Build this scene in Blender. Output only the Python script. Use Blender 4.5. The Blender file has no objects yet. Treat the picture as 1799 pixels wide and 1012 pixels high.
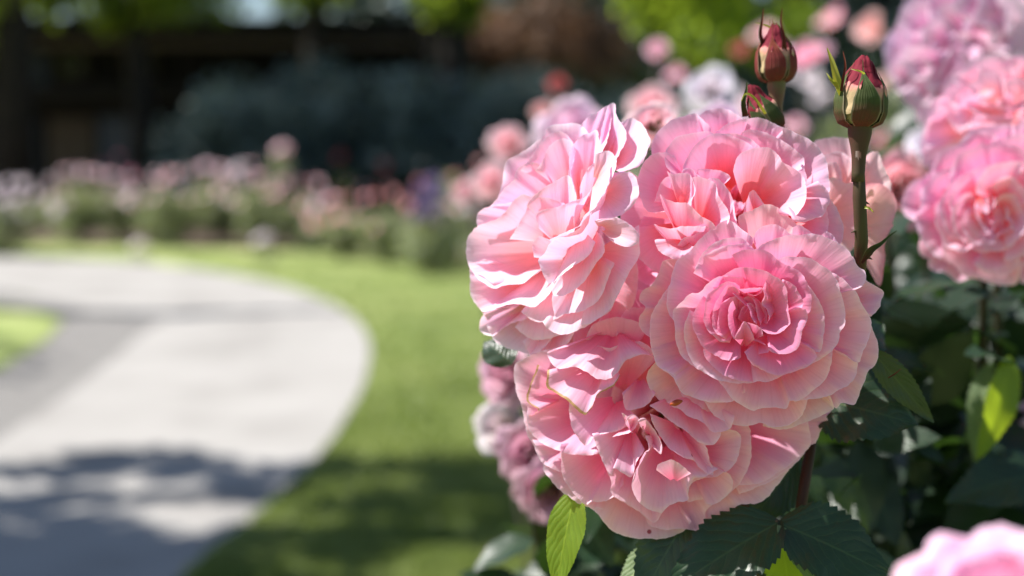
import bpy, math, random
import numpy as np
from mathutils import Vector, Matrix

# ------------------------------------------------------------------ camera
sc = bpy.context.scene
col = sc.collection
CAMH, PITCH, FPX, CX, CY = 1.15, math.radians(-5.85), 2500.0, 899.5, 506.0
cd = bpy.data.cameras.new('camera')
cam = bpy.data.objects.new('camera', cd)
col.objects.link(cam)
cam.location = (0, 0, CAMH)
cam.rotation_euler = (math.pi / 2 + PITCH, 0, 0)
cd.lens = FPX * 36.0 / 1799.0
cd.sensor_width = 36.0
cd.clip_start = 0.02
cd.clip_end = 500
cd.dof.use_dof = True
cd.dof.focus_distance = 0.632
cd.dof.aperture_fstop = 4.3
sc.camera = cam

# ------------------------------------------------------------------ world, sun, exposure
SUN = Vector((-0.55, 0.05, 0.77)).normalized()
w = bpy.data.worlds.new('World')
sc.world = w
w.use_nodes = True
nt = w.node_tree
sky = nt.nodes.new('ShaderNodeTexSky')
sky.sky_type = 'NISHITA'
sky.sun_disc = False
sky.ozone_density = 3.0
sky.sun_elevation = math.asin(SUN.z)
sky.sun_rotation = math.atan2(SUN.x, SUN.y)
bg = nt.nodes['Background']
bg.inputs['Strength'].default_value = 0.07
nt.links.new(sky.outputs[0], bg.inputs['Color'])
ld = bpy.data.lights.new('sun', 'SUN')
ld.energy = 5.0
ld.angle = math.radians(0.5)
ld.color = (1.0, 0.96, 0.91)
lo = bpy.data.objects.new('sun', ld)
col.objects.link(lo)
lo.rotation_euler = SUN.to_track_quat('Z', 'Y').to_euler()
lo.location = (-5, 2, 9)
sc.view_settings.view_transform = 'Standard'
sc.view_settings.look = 'None'
sc.view_settings.exposure = 1.0
sc.view_settings.gamma = 1.0
sc.cycles.max_bounces = 12
sc.cycles.diffuse_bounces = 7
sc.cycles.transmission_bounces = 8

# ------------------------------------------------------------------ helpers
RGT = np.array([1.0, 0, 0])
FWD = np.array([0, math.cos(PITCH), math.sin(PITCH)])
UPV = np.array([0, -math.sin(PITCH), math.cos(PITCH)])
CAM = np.array([0, 0, CAMH])


def at(px, py, d):
    """world point(s) seen at photo pixel (px,py), d metres along the view axis"""
    px = np.asarray(px, float); py = np.asarray(py, float); d = np.asarray(d, float)
    return (CAM + d[..., None] * (FWD + ((px - CX) / FPX)[..., None] * RGT - ((py - CY) / FPX)[..., None] * UPV))


def gnd(px, py, z=0.0):
    r = FWD + (px - CX) / FPX * RGT - (py - CY) / FPX * UPV
    t = (z - CAMH) / r[2]
    return CAM + r * t


def tag(o, label=None, cat=None, group=None, kind=None):
    if label: o['label'] = label
    if cat: o['category'] = cat
    if group: o['group'] = group
    if kind: o['kind'] = kind
    return o


def empty(name, loc):
    o = bpy.data.objects.new(name, None)
    o.empty_display_size = 0.05
    col.objects.link(o)
    o.location = [float(a) for a in loc]
    return o


class MB:
    """collects grids / polys in world space; build() makes one mesh object"""
    def __init__(s):
        s.v = []; s.f = []; s.uv = []; s.n = 0; s.mi = []

    def raw(s, v, f, uv=None, mi=0):
        v = np.asarray(v, float).reshape(-1, 3)
        uv = np.zeros((len(v), 2)) if uv is None else np.asarray(uv, float).reshape(-1, 2)
        s.v.append(v); s.uv.append(uv)
        s.f += [tuple(int(i) + s.n for i in q) for q in f]
        s.mi += [mi] * len(f)
        s.n += len(v)
        return s

    def grid(s, G, uv=None, mi=0, closed=False):
        a, b = G.shape[:2]
        if uv is None:
            U, V = np.meshgrid(np.linspace(0, 1, b), np.linspace(0, 1, a))
            uv = np.stack([U, V], -1)
        f = []
        for i in range(a - 1):
            for j in range(b - 1):
                f.append((i * b + j, i * b + j + 1, (i + 1) * b + j + 1, (i + 1) * b + j))
            if closed:
                f.append((i * b + b - 1, i * b, (i + 1) * b, (i + 1) * b + b - 1))
        return s.raw(G.reshape(-1, 3), f, uv.reshape(-1, 2), mi)

    def box(s, c, d, mi=0):
        c = np.asarray(c, float); d = np.asarray(d, float) / 2
        v = [c + d * np.array(k) for k in ((-1, -1, -1), (1, -1, -1), (1, 1, -1), (-1, 1, -1), (-1, -1, 1), (1, -1, 1), (1, 1, 1), (-1, 1, 1))]
        return s.raw(v, [(0, 3, 2, 1), (4, 5, 6, 7), (0, 1, 5, 4), (1, 2, 6, 5), (2, 3, 7, 6), (3, 0, 4, 7)], None, mi)

    def tube(s, pts, rad, n=10, mi=0):
        pts = np.asarray(pts, float); m = len(pts)
        rad = np.broadcast_to(np.asarray(rad, float), (m,))
        T = np.gradient(pts, axis=0); T /= np.linalg.norm(T, axis=1)[:, None] + 1e-12
        ref = np.array([0.31, 0.95, 0.05])
        A = np.cross(T, ref); A /= np.linalg.norm(A, axis=1)[:, None] + 1e-9
        Bv = np.cross(T, A)
        a = np.linspace(0, 2 * math.pi, n, endpoint=False)
        G = pts[:, None] + rad[:, None, None] * (np.cos(a)[None, :, None] * A[:, None] + np.sin(a)[None, :, None] * Bv[:, None])
        s.grid(G, closed=True, mi=mi)
        o = s.n
        s.raw([pts[0], pts[-1]], [])
        for j in range(n):
            s.f.append((o, o - m * n + (j + 1) % n, o - m * n + j)); s.mi.append(mi)
            s.f.append((o + 1, o - n + j, o - n + (j + 1) % n)); s.mi.append(mi)
        return s

    def build(s, name, mats, parent=None, smooth=True, origin=None):
        V = np.concatenate(s.v) if s.v else np.zeros((0, 3))
        o0 = np.zeros(3)
        root = parent
        while root is not None and root.parent is not None: root = root.parent
        if root is not None: o0 = np.array(root.location)
        elif origin is not None: o0 = np.array(origin, float)
        me = bpy.data.meshes.new(name)
        me.from_pydata((V - o0).tolist(), [], s.f)
        uvl = me.uv_layers.new(name='UVMap')
        UV = np.concatenate(s.uv) if s.uv else np.zeros((0, 2))
        li = np.empty(len(me.loops), dtype=np.int32)
        me.loops.foreach_get('vertex_index', li)
        uvl.data.foreach_set('uv', UV[li].astype(np.float32).ravel())
        if not isinstance(mats, (list, tuple)): mats = [mats]
        for m in mats: me.materials.append(m)
        if len(mats) > 1:
            me.polygons.foreach_set('material_index', np.array(s.mi, dtype=np.int32))
        me.polygons.foreach_set('use_smooth', np.full(len(me.polygons), smooth))
        me.update()
        o = bpy.data.objects.new(name, me)
        col.objects.link(o)
        if parent is not None: o.parent = parent
        elif origin is not None: o.location = [float(a) for a in origin]
        return o


def spline(P, n, dims=2):
    P = np.asarray(P, float)
    if len(P) == 2: P = np.array([P[0], (P[0] + P[1]) / 2, P[1]])
    Q = np.vstack([2 * P[0] - P[1], P, 2 * P[-1] - P[-2]])
    d = np.sqrt(np.linalg.norm(np.diff(P[:, :2], axis=0), axis=1) + 1e-9)
    cum = np.concatenate([[0], np.cumsum(np.linalg.norm(np.diff(P[:, :dims], axis=0), axis=1))])
    t = np.linspace(0, cum[-1], n)
    out = []
    for x in t:
        i = min(max(int(np.searchsorted(cum, x, side='right')) - 1, 0), len(P) - 2)
        u = (x - cum[i]) / max(cum[i + 1] - cum[i], 1e-9)
        p0, p1, p2, p3 = Q[i], Q[i + 1], Q[i + 2], Q[i + 3]
        out.append(0.5 * ((2 * p1) + (-p0 + p2) * u + (2 * p0 - 5 * p1 + 4 * p2 - p3) * u * u + (-p0 + 3 * p1 - 3 * p2 + p3) * u ** 3))
    return np.array(out)


def wob(rs, x, f, octs=3):
    y = np.zeros_like(x)
    for k in range(octs):
        y += np.sin(x * f * (1.9 ** k) * 2 * math.pi + rs.uniform(0, 6.28)) * 0.6 ** k
        y += 0.5 * np.sin(x * f * (2.6 ** k) * 1.37 * 2 * math.pi + rs.uniform(0, 6.28)) * 0.6 ** k
    return y / 2


# ------------------------------------------------------------------ materials
def newmat(name):
    m = bpy.data.materials.new(name)
    m.use_nodes = True
    nt = m.node_tree
    nt.nodes.clear()
    return m, nt, nt.nodes, nt.links


def N(nt, t, **kw):
    n = nt.nodes.new(t)
    for k, v in kw.items():
        if k in n.inputs: n.inputs[k].default_value = v
        else: setattr(n, k, v)
    return n


def ramp(nt, stops, src):
    r = nt.nodes.new('ShaderNodeValToRGB')
    e = r.color_ramp.elements
    while len(e) > 1: e.remove(e[0])
    e[0].position = stops[0][0]; e[0].color = (*stops[0][1], 1)
    for p, c in stops[1:]:
        x = e.new(p); x.color = (*c, 1)
    nt.links.new(src, r.inputs[0])
    return r.outputs[0]


def petal_mat(name, body, rim, heart, dry=None, transl=0.40, tcol=None, spots=False):
    m, nt, nd, lk = newmat(name)
    uv = N(nt, 'ShaderNodeUVMap')
    sep = N(nt, 'ShaderNodeSeparateXYZ'); lk.new(uv.outputs[0], sep.inputs[0])
    tc = N(nt, 'ShaderNodeTexCoord')
    # wandering edge for the gradient
    nz = N(nt, 'ShaderNodeTexNoise', Scale=55.0, Detail=3.0)
    lk.new(tc.outputs['Object'], nz.inputs['Vector'])
    ad = N(nt, 'ShaderNodeMath', operation='MULTIPLY_ADD'); lk.new(nz.outputs[0], ad.inputs[0])
    ad.inputs[1].default_value = 0.22; lk.new(sep.outputs[1], ad.inputs[2])
    sb = N(nt, 'ShaderNodeMath', operation='SUBTRACT'); lk.new(ad.outputs[0], sb.inputs[0]); sb.inputs[1].default_value = 0.11
    st = [(0.0, heart), (0.42, tuple(0.5 * a + 0.5 * b for a, b in zip(heart, body))), (0.72, body), (0.93, tuple(0.5 * a + 0.5 * b for a, b in zip(body, rim))), (1.0, rim)]
    c = ramp(nt, st, sb.outputs[0])
    # fine veins running from the base to the rim
    mp = N(nt, 'ShaderNodeMapping'); lk.new(uv.outputs[0], mp.inputs[0]); mp.inputs['Scale'].default_value = (52, 1.4, 1)
    vn = N(nt, 'ShaderNodeTexNoise', Scale=1.0, Detail=4.0, Roughness=0.6); lk.new(mp.outputs[0], vn.inputs['Vector'])
    mx = N(nt, 'ShaderNodeMix', data_type='RGBA', blend_type='MULTIPLY')
    vr = ramp(nt, [(0.3, (0.90, 0.80, 0.84)), (0.55, (1, 1, 1))], vn.outputs[0])
    mx.inputs[0].default_value = 0.6
    lk.new(c, mx.inputs[6]); lk.new(vr, mx.inputs[7])
    cc = mx.outputs[2]
    # blotchy lilac tone
    n2 = N(nt, 'ShaderNodeTexNoise', Scale=38.0, Detail=2.0); lk.new(tc.outputs['Object'], n2.inputs['Vector'])
    m2 = N(nt, 'ShaderNodeMix', data_type='RGBA', blend_type='MULTIPLY')
    r2 = ramp(nt, [(0.42, (1, 1, 1)), (0.68, (0.91, 0.90, 1.04))], n2.outputs[0]); m2.inputs[0].default_value = 0.8
    lk.new(cc, m2.inputs[6]); lk.new(r2, m2.inputs[7]); cc = m2.outputs[2]
    # pale thin margin
    er = ramp(nt, [(0.985, (0, 0, 0)), (0.997, (0.7, 0.7, 0.7))], sep.outputs[1])
    m3 = N(nt, 'ShaderNodeMix', data_type='RGBA'); lk.new(er, m3.inputs[0]); lk.new(cc, m3.inputs[6])
    m3.inputs[7].default_value = (*tuple(min(0.97, x * 1.12 + .04) for x in rim), 1); cc = m3.outputs[2]
    if dry:
        nd3 = N(nt, 'ShaderNodeTexNoise', Scale=120.0, Detail=3.0); lk.new(tc.outputs['Object'], nd3.inputs['Vector'])
        a3 = N(nt, 'ShaderNodeMath', operation='MULTIPLY_ADD'); lk.new(nd3.outputs[0], a3.inputs[0]); a3.inputs[1].default_value = dry; lk.new(sep.outputs[1], a3.inputs[2])
        dr = ramp(nt, [(1.0 + dry * 0.36 - 0.0001 if False else min(0.999, 0.955 + dry * 0.30), (0, 0, 0)), (1.0, (1, 1, 1))], a3.outputs[0])
        m4 = N(nt, 'ShaderNodeMix', data_type='RGBA'); lk.new(dr, m4.inputs[0]); lk.new(cc, m4.inputs[6]); m4.inputs[7].default_value = (0.50, 0.33, 0.14, 1); cc = m4.outputs[2]
    if spots:
        n5 = N(nt, 'ShaderNodeTexVoronoi', Scale=55.0); lk.new(tc.outputs['Object'], n5.inputs['Vector'])
        r5 = ramp(nt, [(0.045, (1, 1, 1)), (0.07, (0, 0, 0))], n5.outputs['Distance'])
        n6 = N(nt, 'ShaderNodeTexNoise', Scale=9.0); lk.new(tc.outputs['Object'], n6.inputs['Vector'])
        r6 = ramp(nt, [(0.55, (0, 0, 0)), (0.59, (1, 1, 1))], n6.outputs[0])
        mm = N(nt, 'ShaderNodeMath', operation='MULTIPLY'); lk.new(r5, mm.inputs[0]); lk.new(r6, mm.inputs[1])
        m6 = N(nt, 'ShaderNodeMix', data_type='RGBA'); lk.new(mm.outputs[0], m6.inputs[0]); lk.new(cc, m6.inputs[6]); m6.inputs[7].default_value = (0.45, 0.08, 0.12, 1); cc = m6.outputs[2]
    # bump: veins + crinkle
    n7 = N(nt, 'ShaderNodeTexNoise', Scale=260.0, Detail=2.0); lk.new(tc.outputs['Object'], n7.inputs['Vector'])
    ma = N(nt, 'ShaderNodeMath', operation='MULTIPLY_ADD'); lk.new(n7.outputs[0], ma.inputs[0]); ma.inputs[1].default_value = 0.5; lk.new(vn.outputs[0], ma.inputs[2])
    bp = N(nt, 'ShaderNodeBump', Strength=0.35, Distance=0.0006); lk.new(ma.outputs[0], bp.inputs['Height'])
    pr = N(nt, 'ShaderNodeBsdfPrincipled', Roughness=0.55)
    pr.inputs['Specular IOR Level'].default_value = 0.25
    pr.inputs['Sheen Weight'].default_value = 0.15
    lk.new(cc, pr.inputs['Base Color']); lk.new(bp.outputs[0], pr.inputs['Normal'])
    tr = N(nt, 'ShaderNodeBsdfTranslucent')
    tm = N(nt, 'ShaderNodeMix', data_type='RGBA', blend_type='MULTIPLY'); tm.inputs[0].default_value = 1.0
    lk.new(cc, tm.inputs[6]); tm.inputs[7].default_value = (*(tcol or (1.04, 0.84, 0.96)), 1)
    lk.new(tm.outputs[2], tr.inputs[0]); lk.new(bp.outputs[0], tr.inputs['Normal'])
    ms = N(nt, 'ShaderNodeMixShader'); ms.inputs[0].default_value = transl
    lk.new(pr.outputs[0], ms.inputs[1]); lk.new(tr.outputs[0], ms.inputs[2])
    out = N(nt, 'ShaderNodeOutputMaterial'); lk.new(ms.outputs[0], out.inputs[0])
    return m


def leaf_mat(name, c1, c2, tcol, transl=0.35, rough=0.38, scale=8.0, veins=False, spec=0.5):
    m, nt, nd, lk = newmat(name)
    tc = N(nt, 'ShaderNodeTexCoord')
    nz = N(nt, 'ShaderNodeTexNoise', Scale=scale, Detail=4.0); lk.new(tc.outputs['Object'], nz.inputs['Vector'])
    c = ramp(nt, [(0.35, c1), (0.65, c2)], nz.outputs[0])
    pr = N(nt, 'ShaderNodeBsdfPrincipled', Roughness=rough)
    pr.inputs['Specular IOR Level'].default_value = spec
    if veins:
        uv = N(nt, 'ShaderNodeUVMap'); sp = N(nt, 'ShaderNodeSeparateXYZ'); lk.new(uv.outputs[0], sp.inputs[0])
        # u: across (0..1, midrib .5); v: along.  side veins slant away from the midrib
        ab = N(nt, 'ShaderNodeMath', operation='SUBTRACT'); lk.new(sp.outputs[0], ab.inputs[0]); ab.inputs[1].default_value = 0.5
        ab2 = N(nt, 'ShaderNodeMath', operation='ABSOLUTE'); lk.new(ab.outputs[0], ab2.inputs[0])
        k = N(nt, 'ShaderNodeMath', operation='MULTIPLY_ADD'); lk.new(ab2.outputs[0], k.inputs[0]); k.inputs[1].default_value = -0.75; lk.new(sp.outputs[1], k.inputs[2])
        nw = N(nt, 'ShaderNodeTexNoise', Scale=5.0); lk.new(uv.outputs[0], nw.inputs['Vector'])
        k2 = N(nt, 'ShaderNodeMath', operation='MULTIPLY_ADD'); lk.new(nw.outputs[0], k2.inputs[0]); k2.inputs[1].default_value = 0.12; lk.new(k.outputs[0], k2.inputs[2])
        fr = N(nt, 'ShaderNodeMath', operation='MULTIPLY'); lk.new(k2.outputs[0], fr.inputs[0]); fr.inputs[1].default_value = 8.0
        f2 = N(nt, 'ShaderNodeMath', operation='PINGPONG'); lk.new(fr.outputs[0], f2.inputs[0]); f2.inputs[1].default_value = 0.5
        v1 = ramp(nt, [(0.0, (1, 1, 1)), (0.045, (0, 0, 0))], f2.outputs[0])
        v2 = ramp(nt, [(0.010, (1, 1, 1)), (0.022, (0, 0, 0))], ab2.outputs[0])
        mv = N(nt, 'ShaderNodeMath', operation='MAXIMUM'); lk.new(v1, mv.inputs[0]); lk.new(v2, mv.inputs[1])
        vo = N(nt, 'ShaderNodeTexVoronoi', Scale=16.0, feature='DISTANCE_TO_EDGE'); lk.new(uv.outputs[0], vo.inputs['Vector'])
        vr = ramp(nt, [(0.0, (0.35, 0.35, 0.35)), (0.05, (0, 0, 0))], vo.outputs['Distance'])
        mv2 = N(nt, 'ShaderNodeMath', operation='MAXIMUM'); lk.new(mv.outputs[0], mv2.inputs[0]); lk.new(vr, mv2.inputs[1])
        mx = N(nt, 'ShaderNodeMix', data_type='RGBA'); lk.new(mv2.outputs[0], mx.inputs[0]); lk.new(c, mx.inputs[6])
        mx.inputs[7].default_value = (c2[0] * 1.8 + .010, c2[1] * 1.6 + .010, c2[2] * 1.4 + .004, 1); c = mx.outputs[2]
        # puckering between the veins
        hb = ramp(nt, [(0.0, (0, 0, 0)), (0.35, (1, 1, 1))], f2.outputs[0])
        bp = N(nt, 'ShaderNodeBump', Strength=0.3, Distance=0.0006); lk.new(hb, bp.inputs['Height']); lk.new(bp.outputs[0], pr.inputs['Normal'])
    lk.new(c, pr.inputs['Base Color'])
    tr = N(nt, 'ShaderNodeBsdfTranslucent'); tr.inputs[0].default_value = (*tcol, 1)
    ms = N(nt, 'ShaderNodeMixShader'); ms.inputs[0].default_value = transl
    lk.new(pr.outputs[0], ms.inputs[1]); lk.new(tr.outputs[0], ms.inputs[2])
    out = N(nt, 'ShaderNodeOutputMaterial'); lk.new(ms.outputs[0], out.inputs[0])
    return m


def surf_mat(name, stops, scale, rough=0.9, bump=0.0, bdist=0.01, detail=6.0, spec=0.3):
    m, nt, nd, lk = newmat(name)
    tc = N(nt, 'ShaderNodeTexCoord')
    nz = N(nt, 'ShaderNodeTexNoise', Scale=scale, Detail=detail); lk.new(tc.outputs['Object'], nz.inputs['Vector'])
    c = ramp(nt, stops, nz.outputs[0])
    pr = N(nt, 'ShaderNodeBsdfPrincipled', Roughness=rough); pr.inputs['Specular IOR Level'].default_value = spec
    lk.new(c, pr.inputs['Base Color'])
    if bump:
        bp = N(nt, 'ShaderNodeBump', Strength=bump, Distance=bdist); lk.new(nz.outputs[0], bp.inputs['Height']); lk.new(bp.outputs[0], pr.inputs['Normal'])
    out = N(nt, 'ShaderNodeOutputMaterial'); lk.new(pr.outputs[0], out.inputs[0])
    return m


M = {}
M['pinkF'] = petal_mat('petal_rose_pink', (0.94, 0.50, 0.64), (0.96, 0.67, 0.79), (0.93, 0.22, 0.36), spots=True)
M['pinkU'] = petal_mat('petal_rose_pink_upper', (0.95, 0.53, 0.68), (0.96, 0.69, 0.81), (0.95, 0.18, 0.14))
M['pinkL'] = petal_mat('petal_blush_pink', (0.96, 0.65, 0.76), (0.96, 0.76, 0.85), (0.96, 0.46, 0.38))
M['pinkB'] = petal_mat('petal_salmon_pink', (0.94, 0.51, 0.64), (0.96, 0.66, 0.76), (0.9, 0.2, 0.36), spots=True)
M['pale'] = petal_mat('petal_pale_cream_pink', (0.92, 0.62, 0.64), (0.93, 0.72, 0.73), (0.92, 0.5, 0.42), transl=0.42)
M['dry'] = petal_mat('petal_withering_edge', (0.94, 0.49, 0.63), (0.95, 0.62, 0.71), (0.9, 0.24, 0.33), dry=0.07)
M['palerim'] = petal_mat('petal_cream_rosy_rim', (0.9, 0.6, 0.58), (0.84, 0.38, 0.46), (0.9, 0.58, 0.45), transl=0.42)
M['mauve'] = petal_mat('petal_mauve', (0.86, 0.60, 0.72), (0.90, 0.74, 0.82), (0.72, 0.28, 0.46), tcol=(1.0, .9, 1.0))
M['white'] = petal_mat('petal_white_lilac', (0.86, 0.80, 0.84), (0.88, 0.84, 0.88), (0.85, 0.72, 0.66), tcol=(1, 1, 1))
M['red'] = petal_mat('petal_red', (0.55, 0.10, 0.10), (0.62, 0.18, 0.16), (0.4, 0.04, 0.05))
M['salmon'] = petal_mat('petal_salmon', (0.9, 0.56, 0.53), (0.93, 0.68, 0.65), (0.88, 0.42, 0.3))
M['farpink'] = petal_mat('petal_pale_pink', (0.95, 0.80, 0.83), (0.97, 0.90, 0.91), (0.94, 0.66, 0.64), transl=0.45, tcol=(1.05, 0.96, 0.97))
M['pinkR'] = petal_mat('petal_soft_pink', (0.95, 0.52, 0.67), (0.96, 0.70, 0.81), (0.94, 0.36, 0.46))
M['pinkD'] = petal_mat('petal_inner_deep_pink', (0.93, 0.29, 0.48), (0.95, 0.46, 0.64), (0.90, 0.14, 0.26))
M['dusky'] = petal_mat('petal_shaded_lilac', (0.66, 0.38, 0.47), (0.74, 0.50, 0.58), (0.45, 0.10, 0.18))  # darker lilac for blooms out of the sun, shade put into the colour
M['shadewhite'] = petal_mat('petal_shaded_white', (0.62, 0.58, 0.56), (0.70, 0.66, 0.66), (0.6, 0.5, 0.4))  # white petals greyed in the colour to stand for shade
M['purple'] = petal_mat('petal_purple', (0.30, 0.21, 0.44), (0.38, 0.29, 0.52), (0.16, 0.08, 0.32), tcol=(1, 1, 1.1))
M['leafF'] = leaf_mat('leaf_dark_green', (0.011, 0.026, 0.013), (0.018, 0.040, 0.017), (0.07, 0.15, 0.015), 0.16, 0.40, 30, veins=True)
M['leafY'] = leaf_mat('leaf_young_green', (0.13, 0.22, 0.02), (0.18, 0.28, 0.03), (0.52, 0.68, 0.03), 0.6, 0.42, 30, veins=True)
M['leafU'] = leaf_mat('leaf_pale_underside', (0.12, 0.18, 0.09), (0.16, 0.22, 0.11), (0.20, 0.32, 0.05), 0.3, 0.6, 30, veins=True)
M['foliage'] = leaf_mat('rose_foliage', (0.010, 0.023, 0.014), (0.022, 0.040, 0.022), (0.05, 0.11, 0.015), 0.28, 0.38, 6)
M['foliage_mid'] = leaf_mat('rose_foliage_light', (0.22, 0.25, 0.16), (0.42, 0.44, 0.31), (0.38, 0.44, 0.14), 0.38, 0.42, 4)
M['hedge'] = leaf_mat('hedge_foliage', (0.03, 0.060, 0.055), (0.24, 0.31, 0.28), (0.03, 0.07, 0.05), 0.12, 0.36, 1.2)
M['tree'] = leaf_mat('tree_foliage', (0.08, 0.14, 0.02), (0.15, 0.20, 0.03), (0.46, 0.60, 0.04), 0.55, 0.5, 2)
M['maple'] = leaf_mat('copper_foliage', (0.13, 0.075, 0.05), (0.24, 0.14, 0.09), (0.30, 0.17, 0.09), 0.4, 0.5, 2)
M['stem'] = surf_mat('stem_green_brown', [(0.3, (0.065, 0.028, 0.018)), (0.55, (0.055, 0.036, 0.018)), (0.8, (0.048, 0.052, 0.02))], 60, 0.6, 0.2, 0.0005, spec=0.25)
M['stemB'] = surf_mat('bud_stalk', [(0.35, (0.13, 0.045, 0.03)), (0.6, (0.10, 0.095, 0.03))], 70, 0.6, spec=0.5)
M['stemred'] = surf_mat('stem_red_brown', [(0.3, (0.055, 0.020, 0.015)), (0.7, (0.045, 0.026, 0.014))], 60, 0.6, 0.2, 0.0005, spec=0.25)
M['cane'] = surf_mat('rose_cane', [(0.3, (0.03, 0.02, 0.012)), (0.7, (0.04, 0.045, 0.018))], 30, 0.7)
M['bark'] = surf_mat('bark', [(0.3, (0.012, 0.010, 0.008)), (0.7, (0.032, 0.025, 0.020))], 6, 0.95, 0.6, 0.03)
M['grass_soil'] = surf_mat('lawn', [(0.30, (0.10, 0.14, 0.035)), (0.5, (0.205, 0.255, 0.075)), (0.72, (0.33, 0.355, 0.15))], 1.3, 0.95, 0.5, 0.03, 12)
M['concrete'] = surf_mat('concrete', [(0.3, (0.215, 0.204, 0.190)), (0.5, (0.295, 0.283, 0.266)), (0.7, (0.32, 0.307, 0.29))], 1.6, 0.9, 0.2, 0.003, 12)
M['gravel'] = surf_mat('gravel', [(0.3, (0.11, 0.105, 0.10)), (0.7, (0.25, 0.24, 0.225))], 40, 0.95, 0.6, 0.01, 8)
M['soil'] = surf_mat('soil', [(0.3, (0.05, 0.035, 0.025)), (0.7, (0.12, 0.085, 0.06))], 12, 0.95, 0.6, 0.03)
M['timber'] = surf_mat('dark_timber', [(0.3, (0.010, 0.008, 0.008)), (0.7, (0.022, 0.017, 0.014))], 3, 0.8)
M['plank'] = surf_mat('brown_plank', [(0.3, (0.10, 0.07, 0.05)), (0.7, (0.15, 0.11, 0.08))], 5, 0.8)
M['greydoor'] = surf_mat('grey_blue_paint', [(0.3, (0.08, 0.09, 0.11)), (0.7, (0.11, 0.12, 0.15))], 3, 0.6)
M['roof'] = surf_mat('dark_roof', [(0.3, (0.015, 0.014, 0.014)), (0.7, (0.035, 0.03, 0.028))], 9, 0.9)
M['glass'] = surf_mat('dark_glass', [(0.3, (0.01, 0.012, 0.014)), (0.7, (0.02, 0.022, 0.026))], 3, 0.15, spec=0.6)

# ------------------------------------------------------------------ traced petals
MMPX = 0.001


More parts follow.
